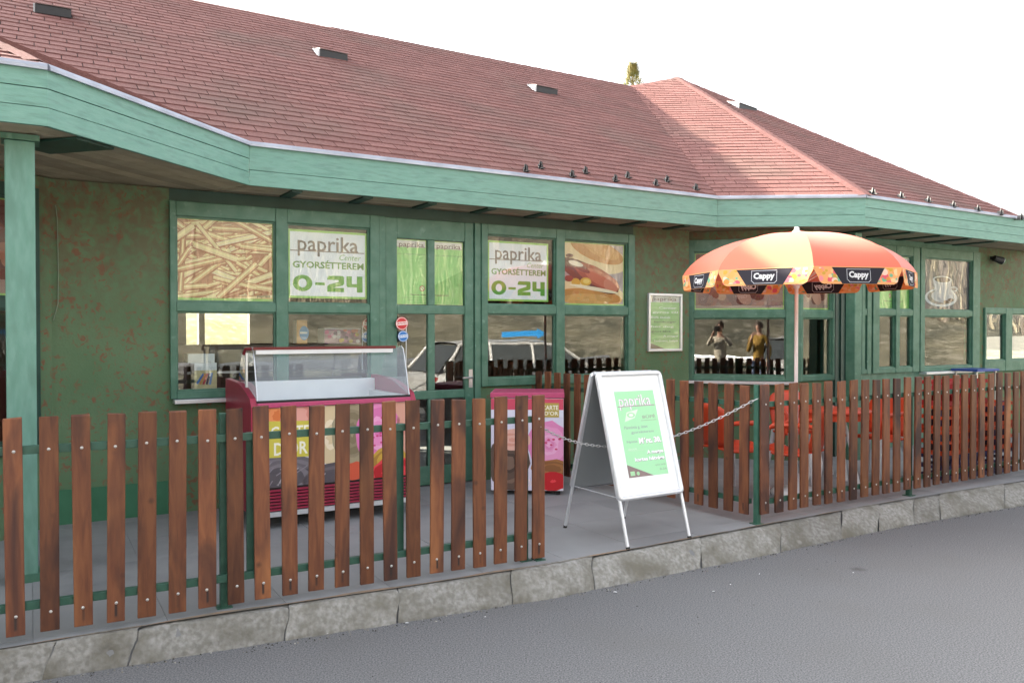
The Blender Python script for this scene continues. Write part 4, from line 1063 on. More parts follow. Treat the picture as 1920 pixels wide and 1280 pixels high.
# ------------------------------------------------------------------ sandwich board
sf0 = onz(1175, 1031, TZ); sf1 = onz(1296, 1009, TZ); sbk = onz(1045, 996, TZ)
xd = (sf1 - sf0); xd.z = 0; WID = xd.length; xd.normalize(); yd = Vector((-xd.y, xd.x, 0)); DEP = (sbk - sf0).dot(yd)
DEP = max(0.55, min(DEP, 0.75)) + 0.07
mw = Matrix(((xd.x, yd.x, 0, 0), (xd.y, yd.y, 0, 0), (0, 0, 1, 0), (0, 0, 0, 1))); mw.translation = sf0 + yd * DEP / 2
SB = empty('sandwich_board', mw=mw); tag(SB, 'white aluminium A-frame sandwich board with green paprika notice at the entrance', 'sandwich board')
HT = 1.19
def leafboard(sign):
    """sign -1 front, +1 back"""
    foot = Vector((0, sign * DEP / 2, 0)); top = Vector((0, sign * 0.025, HT)); d_ = (top - foot); L_ = d_.length; d_.normalize()
    n_ = Vector((0, sign * 1.0, 0)); n_ = (n_ - d_ * n_.dot(d_)).normalized(); x_ = Vector((1, 0, 0))
    T = Matrix(((x_.x, -n_.x, d_.x, 0), (x_.y, -n_.y, d_.y, 0), (x_.z, -n_.z, d_.z, 0), (0, 0, 0, 1))); T.translation = foot
    leaf = empty('front_leaf' if sign < 0 else 'back_leaf', parent=SB)
    for k in (0, 1):
        x = 0.014 + k * (WID - 0.028); b = MB()
        b.tube([T @ Vector((x, 0, 0.0)), T @ Vector((x, 0, L_ - .02))], 0.0125, 12); b.build('leg', M['alu'], leaf)
        b = MB(); b.tube([T @ Vector((x, 0, -0.004)), T @ Vector((x, 0, 0.02))], 0.0145, 12); b.build('rubber_foot', M['rubber'], leaf)
    z0 = L_ * 0.262; r_ = .035; fw = .032
    def rr_(x0, x1, z0_, z1_, r, n=5):
        pts = []
        for cx, cz, a0 in ((x1 - r, z0_ + r, -90), (x1 - r, z1_ - r, 0), (x0 + r, z1_ - r, 90), (x0 + r, z0_ + r, 180)):
            for k in range(n + 1): q = R(a0 + 90 * k / n); pts.append((cx + r * math.cos(q), cz + r * math.sin(q)))
        return pts
    sd_ = -1
    outer = rr_(-.004, WID + .004, z0, L_, r_); inner = rr_(fw, WID - fw, z0 + fw, L_ - fw, .006); rows = []
    prof = [(0, .012), (0, -.016), (.25, -.026), (.75, -.026), (1, -.016), (1, .0)]
    b = MB()
    for k in range(len(outer) + 1):
        i = k % len(outer); row = []
        for t, y in prof:
            x = outer[i][0] + (inner[i][0] - outer[i][0]) * t; z = outer[i][1] + (inner[i][1] - outer[i][1]) * t
            row.append(T @ Vector((x, y, z)))
        rows.append(row)
    b.grid(rows); b.build('snap_frame', M['alu'], leaf)
    b = MB(); b.box(.01, WID - .01, -.006, .006, z0 + .008, L_ - .01, 0, T); b.build('back_panel', M['panel_grey'], leaf)
    if sign < 0:
        a = Art(T @ Matrix.Translation((fw - .004, -.008, z0 + fw - .004))); w, h = WID - 2 * fw + .008, L_ - z0 - 2 * fw + .008
        a.rect(0, w, 0, h, C('f1f3f4'), 0)
        x0, x1, g0, g1 = w * .18, w * .86, h * .145, h * .865
        W_, H_ = x1 - x0, g1 - g0; gx = lambda t: x0 + W_ * t; gz = lambda t: g0 + H_ * t
        a.rect(x0, x1, g0, g1, C('a4dfae'), 1)
        a.text('paprika', gx(.08), gx(.88), gz(.775), gz(.955), C('b09aa4'), 2, bold=.02); a.text('paprika', gx(.08), gx(.88), gz(.775), gz(.955), C('efeef2'), 2.6, bold=-.004)
        a.rect(gx(.03), gx(.97), gz(.815), gz(.825), C('a58c98'), 3)
        a.poly([(gx(.14), gz(.64)), (gx(.40), gz(.68)), (gx(.52), gz(.78)), (gx(.22), gz(.75))], C('d9ead7'), 2); a.ell(gx(.32), gz(.715), W_ * .1, H_ * .03, C('9fd8a5'), 2.5); a.ell(gx(.32), gz(.715), W_ * .06, H_ * .018, C('e2efdf'), 3)
        a.text('BÜFÉ', gx(.60), gx(.93), gz(.665), gz(.71), C('99a892'), 2, bold=.02); a.rect(gx(.55), gx(.95), gz(.64), gz(.646), C('93b18e'), 2)
        a.text('Pannónia g. úton', gx(.10), gx(.68), gz(.545), gz(.59), C('8d8f98'), 2); a.text('gyorsétterem', gx(.25), gx(.82), gz(.49), gz(.525), C('8d8f98'), 2)
        a.text('Nyitás', gx(.10), gx(.36), gz(.385), gz(.42), C('8d8f98'), 2); a.text('Márc. 30.', gx(.40), gx(.97), gz(.375), gz(.445), C('f4f4f6'), 3, bold=.05); a.text('Márc. 30.', gx(.405), gx(.975), gz(.37), gz(.44), C('8f7f8c'), 2, bold=.07)
        a.rect(gx(.1), gx(.5), gz(.30), gz(.303), C('c4d8c2'), 2); a.text('akciók', gx(.1), gx(.32), gz(.31), gz(.335), C('d7e6d6'), 2)
        a.text('A megye', gx(.55), gx(.97), gz(.24), gz(.295), C('f4f4f6'), 3, bold=.04); a.text('A megye', gx(.555), gx(.975), gz(.235), gz(.29), C('97909a'), 2, bold=.06)
        a.text('kortes hétvége', gx(.22), gx(.97), gz(.165), gz(.22), C('f4f4f6'), 3, bold=.04); a.text('kortes hétvége', gx(.225), gx(.975), gz(.16), gz(.215), C('97909a'), 2, bold=.06)
        a.text('nyitva tartás', gx(.7), gx(.97), gz(.10), gz(.125), C('8aa587'), 2); a.text('0-24', gx(.8), gx(.97), gz(.05), gz(.075), C('8aa587'), 2)
        a.poly([(x0, g0), (gx(.62), g0), (x0, gz(.15))], C('86706f'), 1.5); a.rect(gx(.05), gx(.16), gz(.02), gz(.07), C('9fd0a0'), 2); a.ell(gx(.24), gz(.04), .014, .014, C('9fd0a0'), 2)
        a.build('poster_sheet', leaf)
M['panel_grey'] = mat('grey_back_panel', (0.24, 0.26, 0.27), 0.6)
leafboard(-1); leafboard(1)
b = MB(); b.tube([(.0, 0, HT - .008), (WID, 0, HT - .008)], .012, 10); b.build('hinge', M['alu'], SB)
b = MB(); b.tube([(.03, -DEP * .36, .33), (.03, DEP * .36, .33)], .004, 6); b.build('spreader', M['alu'], SB)

# ------------------------------------------------------------------ ice cream freezer
FZ = Fr((onz(482, 996, TZ)).xy, U)
s_end = FZ.sx(768); FW = s_end + .0; FD = 0.88
FZR = empty('ice_cream_freezer', mw=FZ.mat(0, 0, TZ)); tag(FZR, 'magenta ice cream display freezer with slanted glass canopy behind the near fence', 'freezer')
zb = .12; zt = FZ.px(500, 752)[1] - TZ
def sidepanel(x0, x1, name):
    b = MB(); prof = [(-.005, zb), (-.02, zt - .10), (-.022, zt - .04), (.0, zt - .005)]
    for k in range(9): q = k / 8; prof.append((.02 + .50 * q, zt + .02 + .10 * math.sin(q * math.pi / 2)))
    prof += [(FD, zt + .13), (FD + .01, zt + .05), (FD, zb)]
    b.prism(prof, x0, x1, plane='yz'); return b.build(name, M['magenta'], FZR, bevel=.012)
sidepanel(-.045, .0, 'side_panel'); sidepanel(FW, FW + .045, 'side_panel')
b = MB(); b.box(.001, FW - .001, .02, FD - .01, zb + .02, zt - .12); b.build('body', M['white'], FZR)
b = MB()                                                          # tub walls
b.box(.001, FW - .001, .0, .05, zt - .12, zt - .012); b.box(.001, FW - .001, FD - .1, FD - .011, zt - .12, zt + .10); b.box(.001, .06, .05, FD - .1, zt - .12, zt - .0); b.box(FW - .06, FW - .001, .05, FD - .1, zt - .12, zt - .0)
b.build('tub_rim', M['white'], FZR, bevel=.006)
b = MB(); b.box(.0, FW, -.024, .001, zt - .05, zt - .013); b.build('bumper', M['magenta2'], FZR, bevel=.006)
b = MB(); b.box(.002, FW - .002, -.018, .012, zt - .0125, zt + .004); b.build('glass_seat', M['black'], FZR)
# grille
for k in range(7):
    z = zb + .02 + k * .024; b = MB(); b.box(.004, FW - .004, -.010, .02, z, z + .0135); b.build('grille_slat', M['magenta'], FZR)
b = MB(); b.box(.003, FW - .003, .012, .0195, zb + .01, zb + .20); b.build('grille_back', M['black'], FZR)
b = MB(); b.box(.002, FW - .002, -.012, .019, zb - .025, zb + .012); b.build('base_strip', M['alu'], FZR)
for x in (.06, FW - .06):
    for y in (.06, FD - .08):
        b = MB(); b.box(x - .012, x + .012, y - .015, y + .015, .05, zb); b.tube([(x - .012, y, .03), (x + .012, y, .03)], .03, 14); b.build('castor', M['steel'], FZR)
# printed front
a = Art(); w, h = FW - .008, zt - .055 - (zb + .195); Y0 = -.002
x_ = lambda t: w * t
a.rect(0, w, 0, h, C('e6dff0'), 0)
rr = random.Random(4)
def blob(cx, cz, ax, az, cols, n, l0, sd):
    r2 = random.Random(sd)
    for k in range(n):
        t = 1 - k / n; q = [(cx * w + (ax * w * t + r2.uniform(-.01, .01)) * math.cos(u_) + r2.uniform(-.006, .006), cz * h + az * h * t * math.sin(u_) + r2.uniform(-.006, .006)) for u_ in [2 * math.pi * i / 18 for i in range(18)]]
        q = [(x + r2.uniform(-.004, .004), z + r2.uniform(-.004, .004)) for x, z in q]; q = clip_rect(q, 0, w, 0, h)
        if len(q) > 2: a.poly(q, r2.choice(cols), l0 + k * .1)
blob(.12, .9, .13, .35, [C('e8915a'), C('d9773f'), C('f0ad78')], 5, 1, 1); blob(.26, .85, .12, .40, [C('d98a7e'), C('e4a498'), C('c9776c')], 5, 1.6, 2)
blob(.46, .62, .10, .40, [C('ecdcc0'), C('f3e8d4'), C('d8c39c')], 6, 1.5, 3); blob(.60, .62, .13, .42, [C('93866c'), C('a3967a'), C('82755a')], 9, 2.2, 4)
blob(.78, .60, .15, .46, [C('ec8fc4'), C('f1a6d0'), C('dd76b2')], 8, 3.2, 5); blob(.95, .6, .08, .5, [C('c98a7a'), C('d9a18e')], 5, 3, 6)
blob(.85, .2, .14, .22, [C('c9a03e'), C('a87d32')], 5, 4, 11); blob(.9, .06, .18, .2, [C('d4222e'), C('b81824'), C('e2404a')], 6, 4.6, 7); blob(.15, .10, .28, .30, [C('6a646a'), C('5a545a'), C('7c757c')], 8, 4, 8)
blob(.45, .05, .22, .2, [C('6a6268'), C('575057')], 5, 4.2, 9); blob(.62, .12, .08, .12, [C('c43d2e'), C('d2583c')], 4, 4.9, 10)
a.poly([(w * .05, h * .38), (w * .34, h * .36), (w * .33, h * .82), (w * .06, h * .84)], C('cfc24c'), 6)
a.text('CARTE', w * .08, w * .32, h * .62, h * .77, C('f4f0dc'), 6.6, bold=.02); a.text("D'OR", w * .10, w * .31, h * .40, h * .57, C('f4f0dc'), 6.6, bold=.02)
for k in range(14): a.stick(w * rr.uniform(.03, .5), h * rr.uniform(.03, .3), rr.uniform(.04, .12), .008, rr.uniform(.4, 1.2), rr.choice([C('8a828a'), C('b5aeb2')]), 5.2)
for k in range(16): a.ell(w * rr.uniform(.68, .88), h * rr.uniform(.4, .85), .012, .008, C('d23c7c'), 5.4, 8)
a.build('printed_front', FZR).location = (.004, -.0015, zb + .195)
b = MB(); b.box(.004, FW - .004, .0, .019, zb + .195, zt - .05); b.build('front_panel', M['white'], FZR)
# canopy glass
zc = 1.365
gy0, gy1 = .0, .16
b = MB(); rows = []
gp = [(0.0, zt + .004), (.03, zt + .10), (.065, zt + .22), (.10, zc - .08), (.125, zc - .02), (.17, zc), (.50, zc - .004)]
for y, z in gp: rows.append([(.01, y, z), (FW - .01, y, z)])
b.grid(rows[:4], sm=True); b.build('front_glass', M['fglass'], FZR)
b = MB(); b.grid(rows[3:], sm=True); b.build('top_glass', M['fglass'], FZR)
for x in (.006, FW - .006):
    b = MB(); b.face([(x, y, z) for y, z in gp] + [(x, .62, zt + .13), (x, .35, zt + .10), (x, .02, zt + .012)]); b.build('side_glass', M['fglass'], FZR)
    b = MB(); b.tube([(x, y - .002, z) for y, z in gp[:6]], .005, 6); b.build('edge_trim', M['alu'], FZR)
b = MB(); b.box(.0, FW * .93, .085, .115, zc - .018, zc + .004); b.tube([(-.01, .10, zc - .01), (-.05, .12, zc - .01), (-.06, .14, zc - .05)], .013, 8); b.build('canopy_bar', mat('dark_red_plastic', (.14, .006, .012), .3), FZR)
b = MB(); b.box(.02, FW * .91, .088, .112, zc - .050, zc - .0185); b.build('light_tube_cover', M['white'], FZR)
b = MB(); b.box(-.05, -.035, .12, .15, zt + .10, zc - .04); b.build('canopy_stay', M['alu'], FZR)
# tubs inside
for k in range(5):
    b = MB(); x0 = .08 + k * (FW - .16) / 5; b.box(x0, x0 + (FW - .16) / 5 - .012, .08, FD - .14, zt - .12, zt - .07); b.build('ice_cream_tub', [M['white']], FZR, bevel=.008)

# round lolly signs and small goods
def round_sign(px, py, label, s_fr, tilt, o=0.03):
    s_, z_ = s_fr.px(px, py, o)
    g = empty('ice_cream_sign', mw=s_fr.mat(s_, o, z_ - .42)); tag(g, label, 'sign', 'round ice cream signs on sticks')
    b = MB(); b.tube([(0, 0, 0), (0.004, 0, .40)], .004, 6); b.build('stick', M['white'], g)
    for nm, zc_, c1, c2_, r_ in (('red_disc', .42, C('c92f34'), C('f0e6e2'), .062), ('blue_disc', .30, C('2f78c4'), C('e8eef4'), .052)):
        a = Art(Matrix.Rotation(tilt, 4, 'Y')); zz = zc_
        a.ell(0, zz, r_, r_, c1, 0, 24); a.ell(0, zz, r_ * .93, r_ * .93, c2_, 1, 24); a.ell(0, zz, r_ * .85, r_ * .85, c1, 2, 24); a.rect(-r_ * .9, r_ * .9, zz - r_ * .22, zz + r_ * .26, c2_, 3)
        a.text('Jégkrém', -r_ * .8, r_ * .8, zz - r_ * .15, zz + r_ * .2, c1, 4, bold=.03)
        a.build(nm, g).location = (0, -.004, 0)
round_sign(679, 607, 'pair of red and blue round ice cream signs inside the window left of the door', W1, .15, -.08)
round_sign(761, 606, 'red and blue round ice cream signs on a stick in front of the door', W1, -.1, .03)
def crate_box(name, label, cat, fr, px0, px1, z0, z1, o0, o1, draw, m='white', gr=None):
    s0, s1 = fr.sx(px0, o1), fr.sx(px1, o1); g = empty(name, mw=fr.mat(s0, o1, z0)); tag(g, label, cat, gr)
    b = MB(); b.box(0, s1 - s0, 0, o1 - o0, 0, z1 - z0); b.build('carton', M[m], g, bevel=.004)
    a = Art(); draw(a, s1 - s0, z1 - z0); a.build('printed_side', g).location = (0, -.001, 0)
def fruitbox(a, w, h):
    a.rect(0, w, 0, h, C('b58aa0'), 0); rr = random.Random(6)
    for k in range(26): a.ell(w * rr.uniform(.06, .94), h * rr.uniform(.12, .9), .02, .018, rr.choice([C('d96a9a'), C('e7c46a'), C('f0e3ec'), C('6b4a6e'), C('d46a6a'), C('e9a9cc')]), 1 + k * .1, 12)
    a.rect(0, w, h * .93, h, C('efe9f2'), 5)
def bluebox(a, w, h):
    a.rect(0, w, 0, h, C('d8c9a0'), 0); a.rect(0, w, h * .72, h, C('eef0f4'), 1)
    for k in range(5): a.stick(w * (.25 + .12 * k), h * .4, h * .45, .018, 1.0 + .1 * k, [C('4d7cc9'), C('e6a060'), C('c33a4a'), C('23304f'), C('7fa2dc')][k], 2 + k * .3)
def plain(c): return lambda a, w, h: a.rect(0, w, 0, h, c, 0)
IN = -0.35
crate_box('printed_carton', 'flower-printed box on the counter behind the freezer canopy', 'box', W1, 608, 676, 1.52, 1.665, IN - .2, IN, fruitbox)
crate_box('printed_carton', 'cream carton with blue and red print inside the left window', 'box', W1, 364, 406, 1.13, 1.36, IN - .2, IN, bluebox)
crate_box('napkin_box', 'white box on top shelf inside the left window, above the printed carton', 'box', W1, 352, 402, 1.362, 1.44, IN - .2, IN, plain(C('e8eaee')))
crate_box('drinks_carton', 'tall orange and blue carton inside the window left of the door', 'box', W1, 556, 576, 1.52, 1.74, IN - .12, IN, lambda a, w, h: (a.rect(0, w, 0, h, C('dba46a'), 0), a.ell(w * .7, h * .45, w * .45, h * .3, C('4f9ad8'), 1), a.rect(w * .3, w, h * .42, h * .5, C('f2f4f6'), 2)))
crate_box('cardboard_box', 'dark box on the counter by the left window, leftmost of the goods', 'box', W1, 333, 350, 1.13, 1.37, IN - .2, IN, plain(C('4d3a3c')), m='black')
crate_box('display_shelf', 'inside shelf carrying the goods behind the windows', 'shelf', W1, 300, 700, 1.44, 1.515, IN - .3, IN - .06, plain(C('5a4636')), m='inside')

# small second freezer behind the gap in the fence
fp = onz(1056, 926, TZ); F2 = Fr((fp - Vector((.66, .03, 0))).xy, (0.998, -0.055))
f2 = empty('chest_freezer', mw=F2.mat(0, 0, TZ)); tag(f2, 'small chest freezer with a strawberry ice cream picture beside the fence end', 'freezer')
w2 = .66; h2 = F2.px(1000, 736)[1] - TZ
b = MB(); b.box(0, w2, .004, .50, .04, h2 - .05); b.build('body', M['white'], f2, bevel=.01)
b = MB(); b.box(-.006, w2 + .006, -.004, .51, h2 - .05, h2); b.build('lid', M['magenta2'], f2, bevel=.008)
for x in (.05, w2 - .05):
    for y in (.06, .44): b = MB(); b.box(x - .02, x + .02, y - .02, y + .02, 0, .04); b.build('foot', M['rubber'], f2)
a = Art(); w, h = w2 - .004, h2 - .10; a.rect(0, w, 0, h, C('d9d6ea'), 0); a.rect(0, w, h * .88, h, C('cf4a66'), 1); a.rect(0, w, h * .80, h * .88, C('dfe0f2'), 1)
blob(.80, .50, .30, .26, [C('ea9cc8'), C('f0b2d6'), C('e288bb')], 9, 2, 21); blob(.85, .24, .3, .10, [C('8a5a34'), C('a36c3e')], 5, 3, 22); blob(.86, .10, .22, .10, [C('d4202c'), C('e5404a'), C('bd1622')], 6, 4, 23); blob(.25, .30, .28, .30, [C('5f4c42'), C('7a6255'), C('4a3a33')], 8, 2.2, 24)
blob(.3, .55, .25, .12, [C('d99a8a'), C('e3b1a2')], 5, 3.2, 25)
for k in range(14): a.ell(w * rr.uniform(.6, 1 - .04), h * rr.uniform(.35, .7), .014, .009, C('cf3f6e'), 5, 8)
a.rect(w * .70, w * .94, h * .80, h * .955, C('b6a04c'), 6); a.text('CARTE', w * .71, w * .93, h * .88, h * .93, C('f3eedd'), 7, bold=.02); a.text("D'OR", w * .74, w * .93, h * .82, h * .865, C('f3eedd'), 7, bold=.02)
a.text('%', w * .5, w * .6, h * .05, h * .12, C('f0e0e0'), 7)
a.build('printed_front', f2).location = (.002, -.001, .045)

# ------------------------------------------------------------------ parasol
UC = Vector((2.575, 7.42, TZ))
UMB = empty('parasol', tuple(UC)); tag(UMB, 'orange drinks parasol with black and fruit-printed valance behind the right fence', 'parasol')
RAD = 1.01; ZR = 2.145 - TZ; ZTP = 2.525 - TZ
vang = [R(258 + 45 * k) for k in range(8)]
orange_f = bpy.data.materials.new('orange_canopy_fabric'); orange_f.use_nodes = True
nt = orange_f.node_tree; P_ = nt.nodes['Principled BSDF']; P_.inputs['Base Color'].default_value = (0.70, 0.15, 0.085, 1); P_.inputs['Roughness'].default_value = 0.45
P_.inputs['Sheen Weight'].default_value = 0.1
tr = nt.nodes.new('ShaderNodeBsdfTranslucent'); tr.inputs[0].default_value = (0.80, 0.20, 0.10, 1); mx = nt.nodes.new('ShaderNodeMixShader'); mx.inputs[0].default_value = 0.22
nt.links.new(P_.outputs[0], mx.inputs[1]); nt.links.new(tr.outputs[0], mx.inputs[2]); nt.links.new(mx.outputs[0], nt.nodes['Material Output'].inputs[0])
def rib(a_, t):      # t 0 hub .. 1 tip
    r_ = RAD * math.sin(t * math.pi / 2 * .86) / math.sin(math.pi / 2 * .86); c0 = math.cos(math.pi / 2 * .86)
    z = ZR + (ZTP - ZR) * (math.cos(t * math.pi / 2 * .86) - c0) / (1 - c0)
    return Vector((r_ * math.cos(a_), r_ * math.sin(a_), z))
for k in range(8):
    a0, a1 = vang[k], vang[k] + R(45); b = MB(); rows = []
    for i in range(13):
        t = i / 12; p, q = rib(a0, t), rib(a1, t); row = []
        for j in range(9):
            u_ = j / 8; x = p.lerp(q, u_); sagz = -0.028 * 4 * u_ * (1 - u_) * t; row.append(x + Vector((0, 0, sagz * .6)))
        rows.append(row)
    b.grid(rows); b.build('canopy_panel', orange_f, UMB)
    b = MB(); b.tube([rib(a0, i / 10) * .995 - Vector((0, 0, .008)) for i in range(11)], .004, 6); b.build('rib', M['white'], UMB)
    b = MB(); b.tube([Vector((0.02 * math.cos(a0), .02 * math.sin(a0), ZR - .10)), rib(a0, .5) - Vector((0, 0, .012))], .004, 6); b.build('strut', M['white'], UMB)
    # valance
    p, q = rib(a0, 1), rib(a1, 1); d_ = (q - p); L_ = d_.length; d_.normalize(); mid = (a0 + a1) / 2
    n_ = Vector((math.cos(mid), math.sin(mid), 0)); dn = (Vector((0, 0, -1)) + n_ * .10).normalized()
    T = Matrix(((d_.x, -n_.x, -dn.x, 0), (d_.y, -n_.y, -dn.y, 0), (d_.z, -n_.z, -dn.z, 0), (0, 0, 0, 1))); T.translation = p
    fl = empty('valance_flap', parent=UMB); H_ = .135
    def flap_outline(n=6):
        pts = [(.0, .0), (L_, .0)]; r_ = .05; g = .035
        pts = [(.004, 0)] ; 
        out_ = [(.004, .0), (.012, -.02), (g * .8, -.05)]
        out_ = [(.0, .004), (.006, -.03), (g - .006, -.07), (g + .002, -H_ + r_)]
        for i_ in range(n + 1): qn = R(180 + 90 * i_ / n); out_.append((g + .002 + r_ + r_ * math.cos(qn), -H_ + r_ + r_ * math.sin(qn)))
        rt_ = [(L_ - x, z) for x, z in out_[::-1]]
        return out_ + rt_
    ol = flap_outline(); sagf = lambda x: -.016 * 4 * (x / L_) * (1 - x / L_)
    cols = [C('f4b26a'), C('f7c98e'), C('e89a4e'), C('f0d6a6'), C('ea6a7a'), C('ef9aa4'), C('f6dccb'), C('d9b04c'), C('7fbf9c')]
    for side in (1, -1):
        a = Art(T, step=.0007, flip=(side < 0)); r3 = random.Random(50 + k)
        a.poly(ol if side > 0 else ol[::-1], C('f2b679'), .5)
        xl, xr = ol[4][0] - .002, L_ - ol[4][0] + .002
        for m_ in range(60):
            sidex = r3.random() < .5; x = r3.uniform(.02, L_ * .34); x = x if sidex else L_ - x; z = r3.uniform(-H_, 0); r_ = r3.uniform(.012, .03)
            q2 = [(x + r_ * math.cos(t), z + r_ * .9 * math.sin(t)) for t in [2 * math.pi * i / 12 for i in range(12)]]; q2 = clip_rect(q2, .045, L_ - .045, -H_ + .018, -.004)
            if len(q2) > 2: a.poly(q2, r3.choice(cols), 1 + m_ * .01)
        blk = C('2c2a36')
        a.poly([(L_ * .20, -.002), (L_ * .80, -.002), (L_ * .70, -H_ + .002), (L_ * .31, -H_ + .002)], blk, 2.2)
        sh_ = L_ * .0
        fx0, fx1, fz0, fz1 = L_ * .365, L_ * .635, -H_ + .014, -.014
        wcol = C('cfd0d8')
        for (x0, x1, z0, z1) in ((fx0, fx1, fz1 - .004, fz1), (fx0 + .02, fx1 - .02, fz0, fz0 + .004), (fx0, fx0 + .004, fz0 + .03, fz1), (fx1 - .004, fx1, fz0 + .02, fz1 - .01)): a.rect(x0, x1, z0, z1, wcol, 3)
        a.stick(fx0 + .012, fz0 + .015, .034, .004, -.75, wcol, 3); a.stick(fx1 - .012, fz0 + .01, .03, .004, .75, wcol, 3)
        a.text('Cappy', fx0 + .018, fx1 - .018, fz0 + .022, fz1 - .018, C('f2f2f6'), 4, bold=.045)
        a.build('outer_print' if side > 0 else 'inner_print', fl, m=M['fprint'])
b = MB(); b.tube([(0, 0, .06), (0, 0, .95)], .021, 14); b.build('lower_pole', M['white'], UMB)
b = MB(); b.tube([(0, 0, .90), (.0, 0, ZTP + .0)], .0165, 14); b.build('upper_pole', mat('pinkish_white_metal', (.78, .74, .74), .4), UMB)
b = MB(); b.lathe([(.045, -.01), (.04, .012), (.024, .02), (.020, .05), (.0, .055)], (0, 0, ZTP), 14); b.build('finial', M['white'], UMB)
b = MB(); b.lathe([(.0, .0), (.21, .0), (.22, .03), (.19, .06), (.05, .075), (.03, .2), (0, .2)], (0, 0, 0), 24); b.build('base', M['white'], UMB)
b = MB(); b.lathe([(.028, 0), (.03, .03), (.028, .06)], (0, 0, ZR - .12), 12); b.build('runner', M['white'], UMB)

# ------------------------------------------------------------------ terrace furniture
def make_chair(label, x, y, rz, z=TZ, m='orange'):
    c = empty('plastic_chair', (x, y, z), rz); tag(c, label, 'chair', 'orange plastic terrace chairs')
    b = MB(); rows = []
    for i in range(7):
        t = i / 6; y_ = -.21 + .42 * t; rows.append([(xx, y_, .43 + .012 * math.cos(xx * 8) - .02 * math.sin(t * 3.14) + (.02 * (t < .01))) for xx in (-.22, -.12, 0, .12, .22)])
    b.grid(rows); b.face([rows[0][k] for k in range(5)] + [(p[0], p[1], p[2] - .03) for p in rows[0]][::-1]); o = b.build('seat', M[m], c); s = o.modifiers.new('s', 'SOLIDIFY'); s.thickness = .018
    b = MB(); rows = []
    for i in range(8):
        t = i / 7; z_ = .44 + .40 * t; wd = .21 + .015 * math.sin(t * 3) - .05 * max(0, t - .8) / .2; rows.append([(wd * q, .20 + .10 * t - .05 * q * q, z_ + (-.03 * q * q if i == 7 else 0)) for q in (-1, -.6, -.2, .2, .6, 1)])
    b.grid(rows); o = b.build('backrest', M[m], c); s = o.modifiers.new('s', 'SOLIDIFY'); s.thickness = .014
    for sx_ in (-1, 1):
        b = MB(); b.tube([(sx_ * .235, .24, .66), (sx_ * .25, .1, .67), (sx_ * .25, -.12, .66), (sx_ * .245, -.19, .62), (sx_ * .23, -.2, .44)], [.018, .022, .024, .02, .018], 8); b.build('armrest', M[m], c)
        for sy in (-1, 1):
            b = MB(); b.tube([(sx_ * .20, sy * .18, .43), (sx_ * .235, sy * .24, .0)], [.028, .018], 8); b.build('leg', M[m if m != 'orange' else 'alu'] if False else M['alu'], c)
    return c
def make_table(label, x, y, rz, m='orange', r=.34, gr=None):
    c = empty('cafe_table', (x, y, TZ), rz); tag(c, label, 'table', gr)
    b = MB(); b.lathe([(0, .70), (r, .70), (r + .01, .715), (r, .73), (0, .732)], n=28); b.build('tabletop', M[m], c)
    b = MB(); b.lathe([(r * .96, .64), (r * .97, .70)], n=28); b.build('apron', M[m], c)
    for k in range(4):
        a_ = k * math.pi / 2 + .7; b = MB(); b.tube([(.10 * math.cos(a_), .10 * math.sin(a_), .70), (.27 * math.cos(a_), .27 * math.sin(a_), 0)], .016, 8); b.build('leg', M['white'], c)
make_chair('orange plastic chair nearest the middle fence', 2.02, 7.55, R(115))
make_chair('orange plastic chair close behind the corner post', 2.55, 6.98 + .35, R(200) + .6)
make_table('round orange table in the shade of the parasol beside its pole', 3.12, 7.95, 0)
make_chair('orange plastic chair right of the round table', 3.65, 8.25, R(-60))
make_chair('orange plastic chair standing between the table and the recessed doorway', 3.05, 8.68, R(10))
# crates and bottles at the right end
def crate(name, label, x, y, rz, m, z=TZ, gr='stacked bottle crates behind the right fence'):
    c = empty(name, (x, y, z), rz); tag(c, label, 'crate', gr)
    b = MB(); w, d_, h = .20, .15, .245
    b.box(-w, w, -d_, d_, 0, .012)
    for zz in (0.012, .11, .21):
        for q in ((-w, w, -d_, -d_ + .01), (-w, w, d_ - .01, d_), (-w, -w + .01, -d_ + .01, d_ - .01), (w - .01, w, -d_ + .01, d_ - .01)): b.box(*q, zz, zz + .032)
    for xx in (-w, -.07, .06, w - .012):
        for yy in (-d_, d_ - .012): b.box(xx, xx + .012, yy + .0005, yy + .0115, .012, h)
    b.build('crate_body', M[m], c)
    return c
def bottle_row(root, m):
    for i in range(4):
        for j in range(2):
            b = MB(); b.lathe([(.0, 0), (.034, 0), (.035, .14), (.014, .20), (.013, .22), (.016, .225), (.0, .23)], (-.14 + i * .093, -.06 + j * .12, .014), 10); b.build('bottle', M[m], root)
base = FRT.w(FRT.sx(1858), -0.42, 0)
names = [('navy', 'navy', 'lowest'), ('navy', 'navy', 'second'), ('orange', 'orange', 'third'), ('red', 'red', 'top')]
for st in range(3):
    for lv in range(4 if st < 2 else 3):
        cm = ['navy', 'orange', 'orange', 'red'][lv]; p = base + U * (st * .43 - .1)
        which = ['left', 'middle', 'right'][st]; lvl = ['bottom', 'second from bottom', 'third from bottom', 'topmost'][lv]
        c = crate('bottle_crate', '%s bottle crate, %s of the %s stack behind the far right fence' % ({'navy': 'dark blue', 'orange': 'orange', 'red': 'red'}[cm], lvl, which), p.x, p.y, math.atan2(U.y, U.x) + random.uniform(-.04, .04), cm, TZ + lv * .248)
        if lv >= 1: bottle_row(c, 'red' if lv == 3 else 'navy')
bn = W2.w(W2.sx(1795), 0.25, 0)
g = empty('blue_bench', (bn.x, bn.y, TZ), math.atan2(U.y, U.x)); tag(g, 'blue-topped side table below the coffee poster window', 'table')
b = MB(); b.box(-.26, .26, -.18, .18, .95, .98); b.build('top', M['blue'], g, bevel=.004)
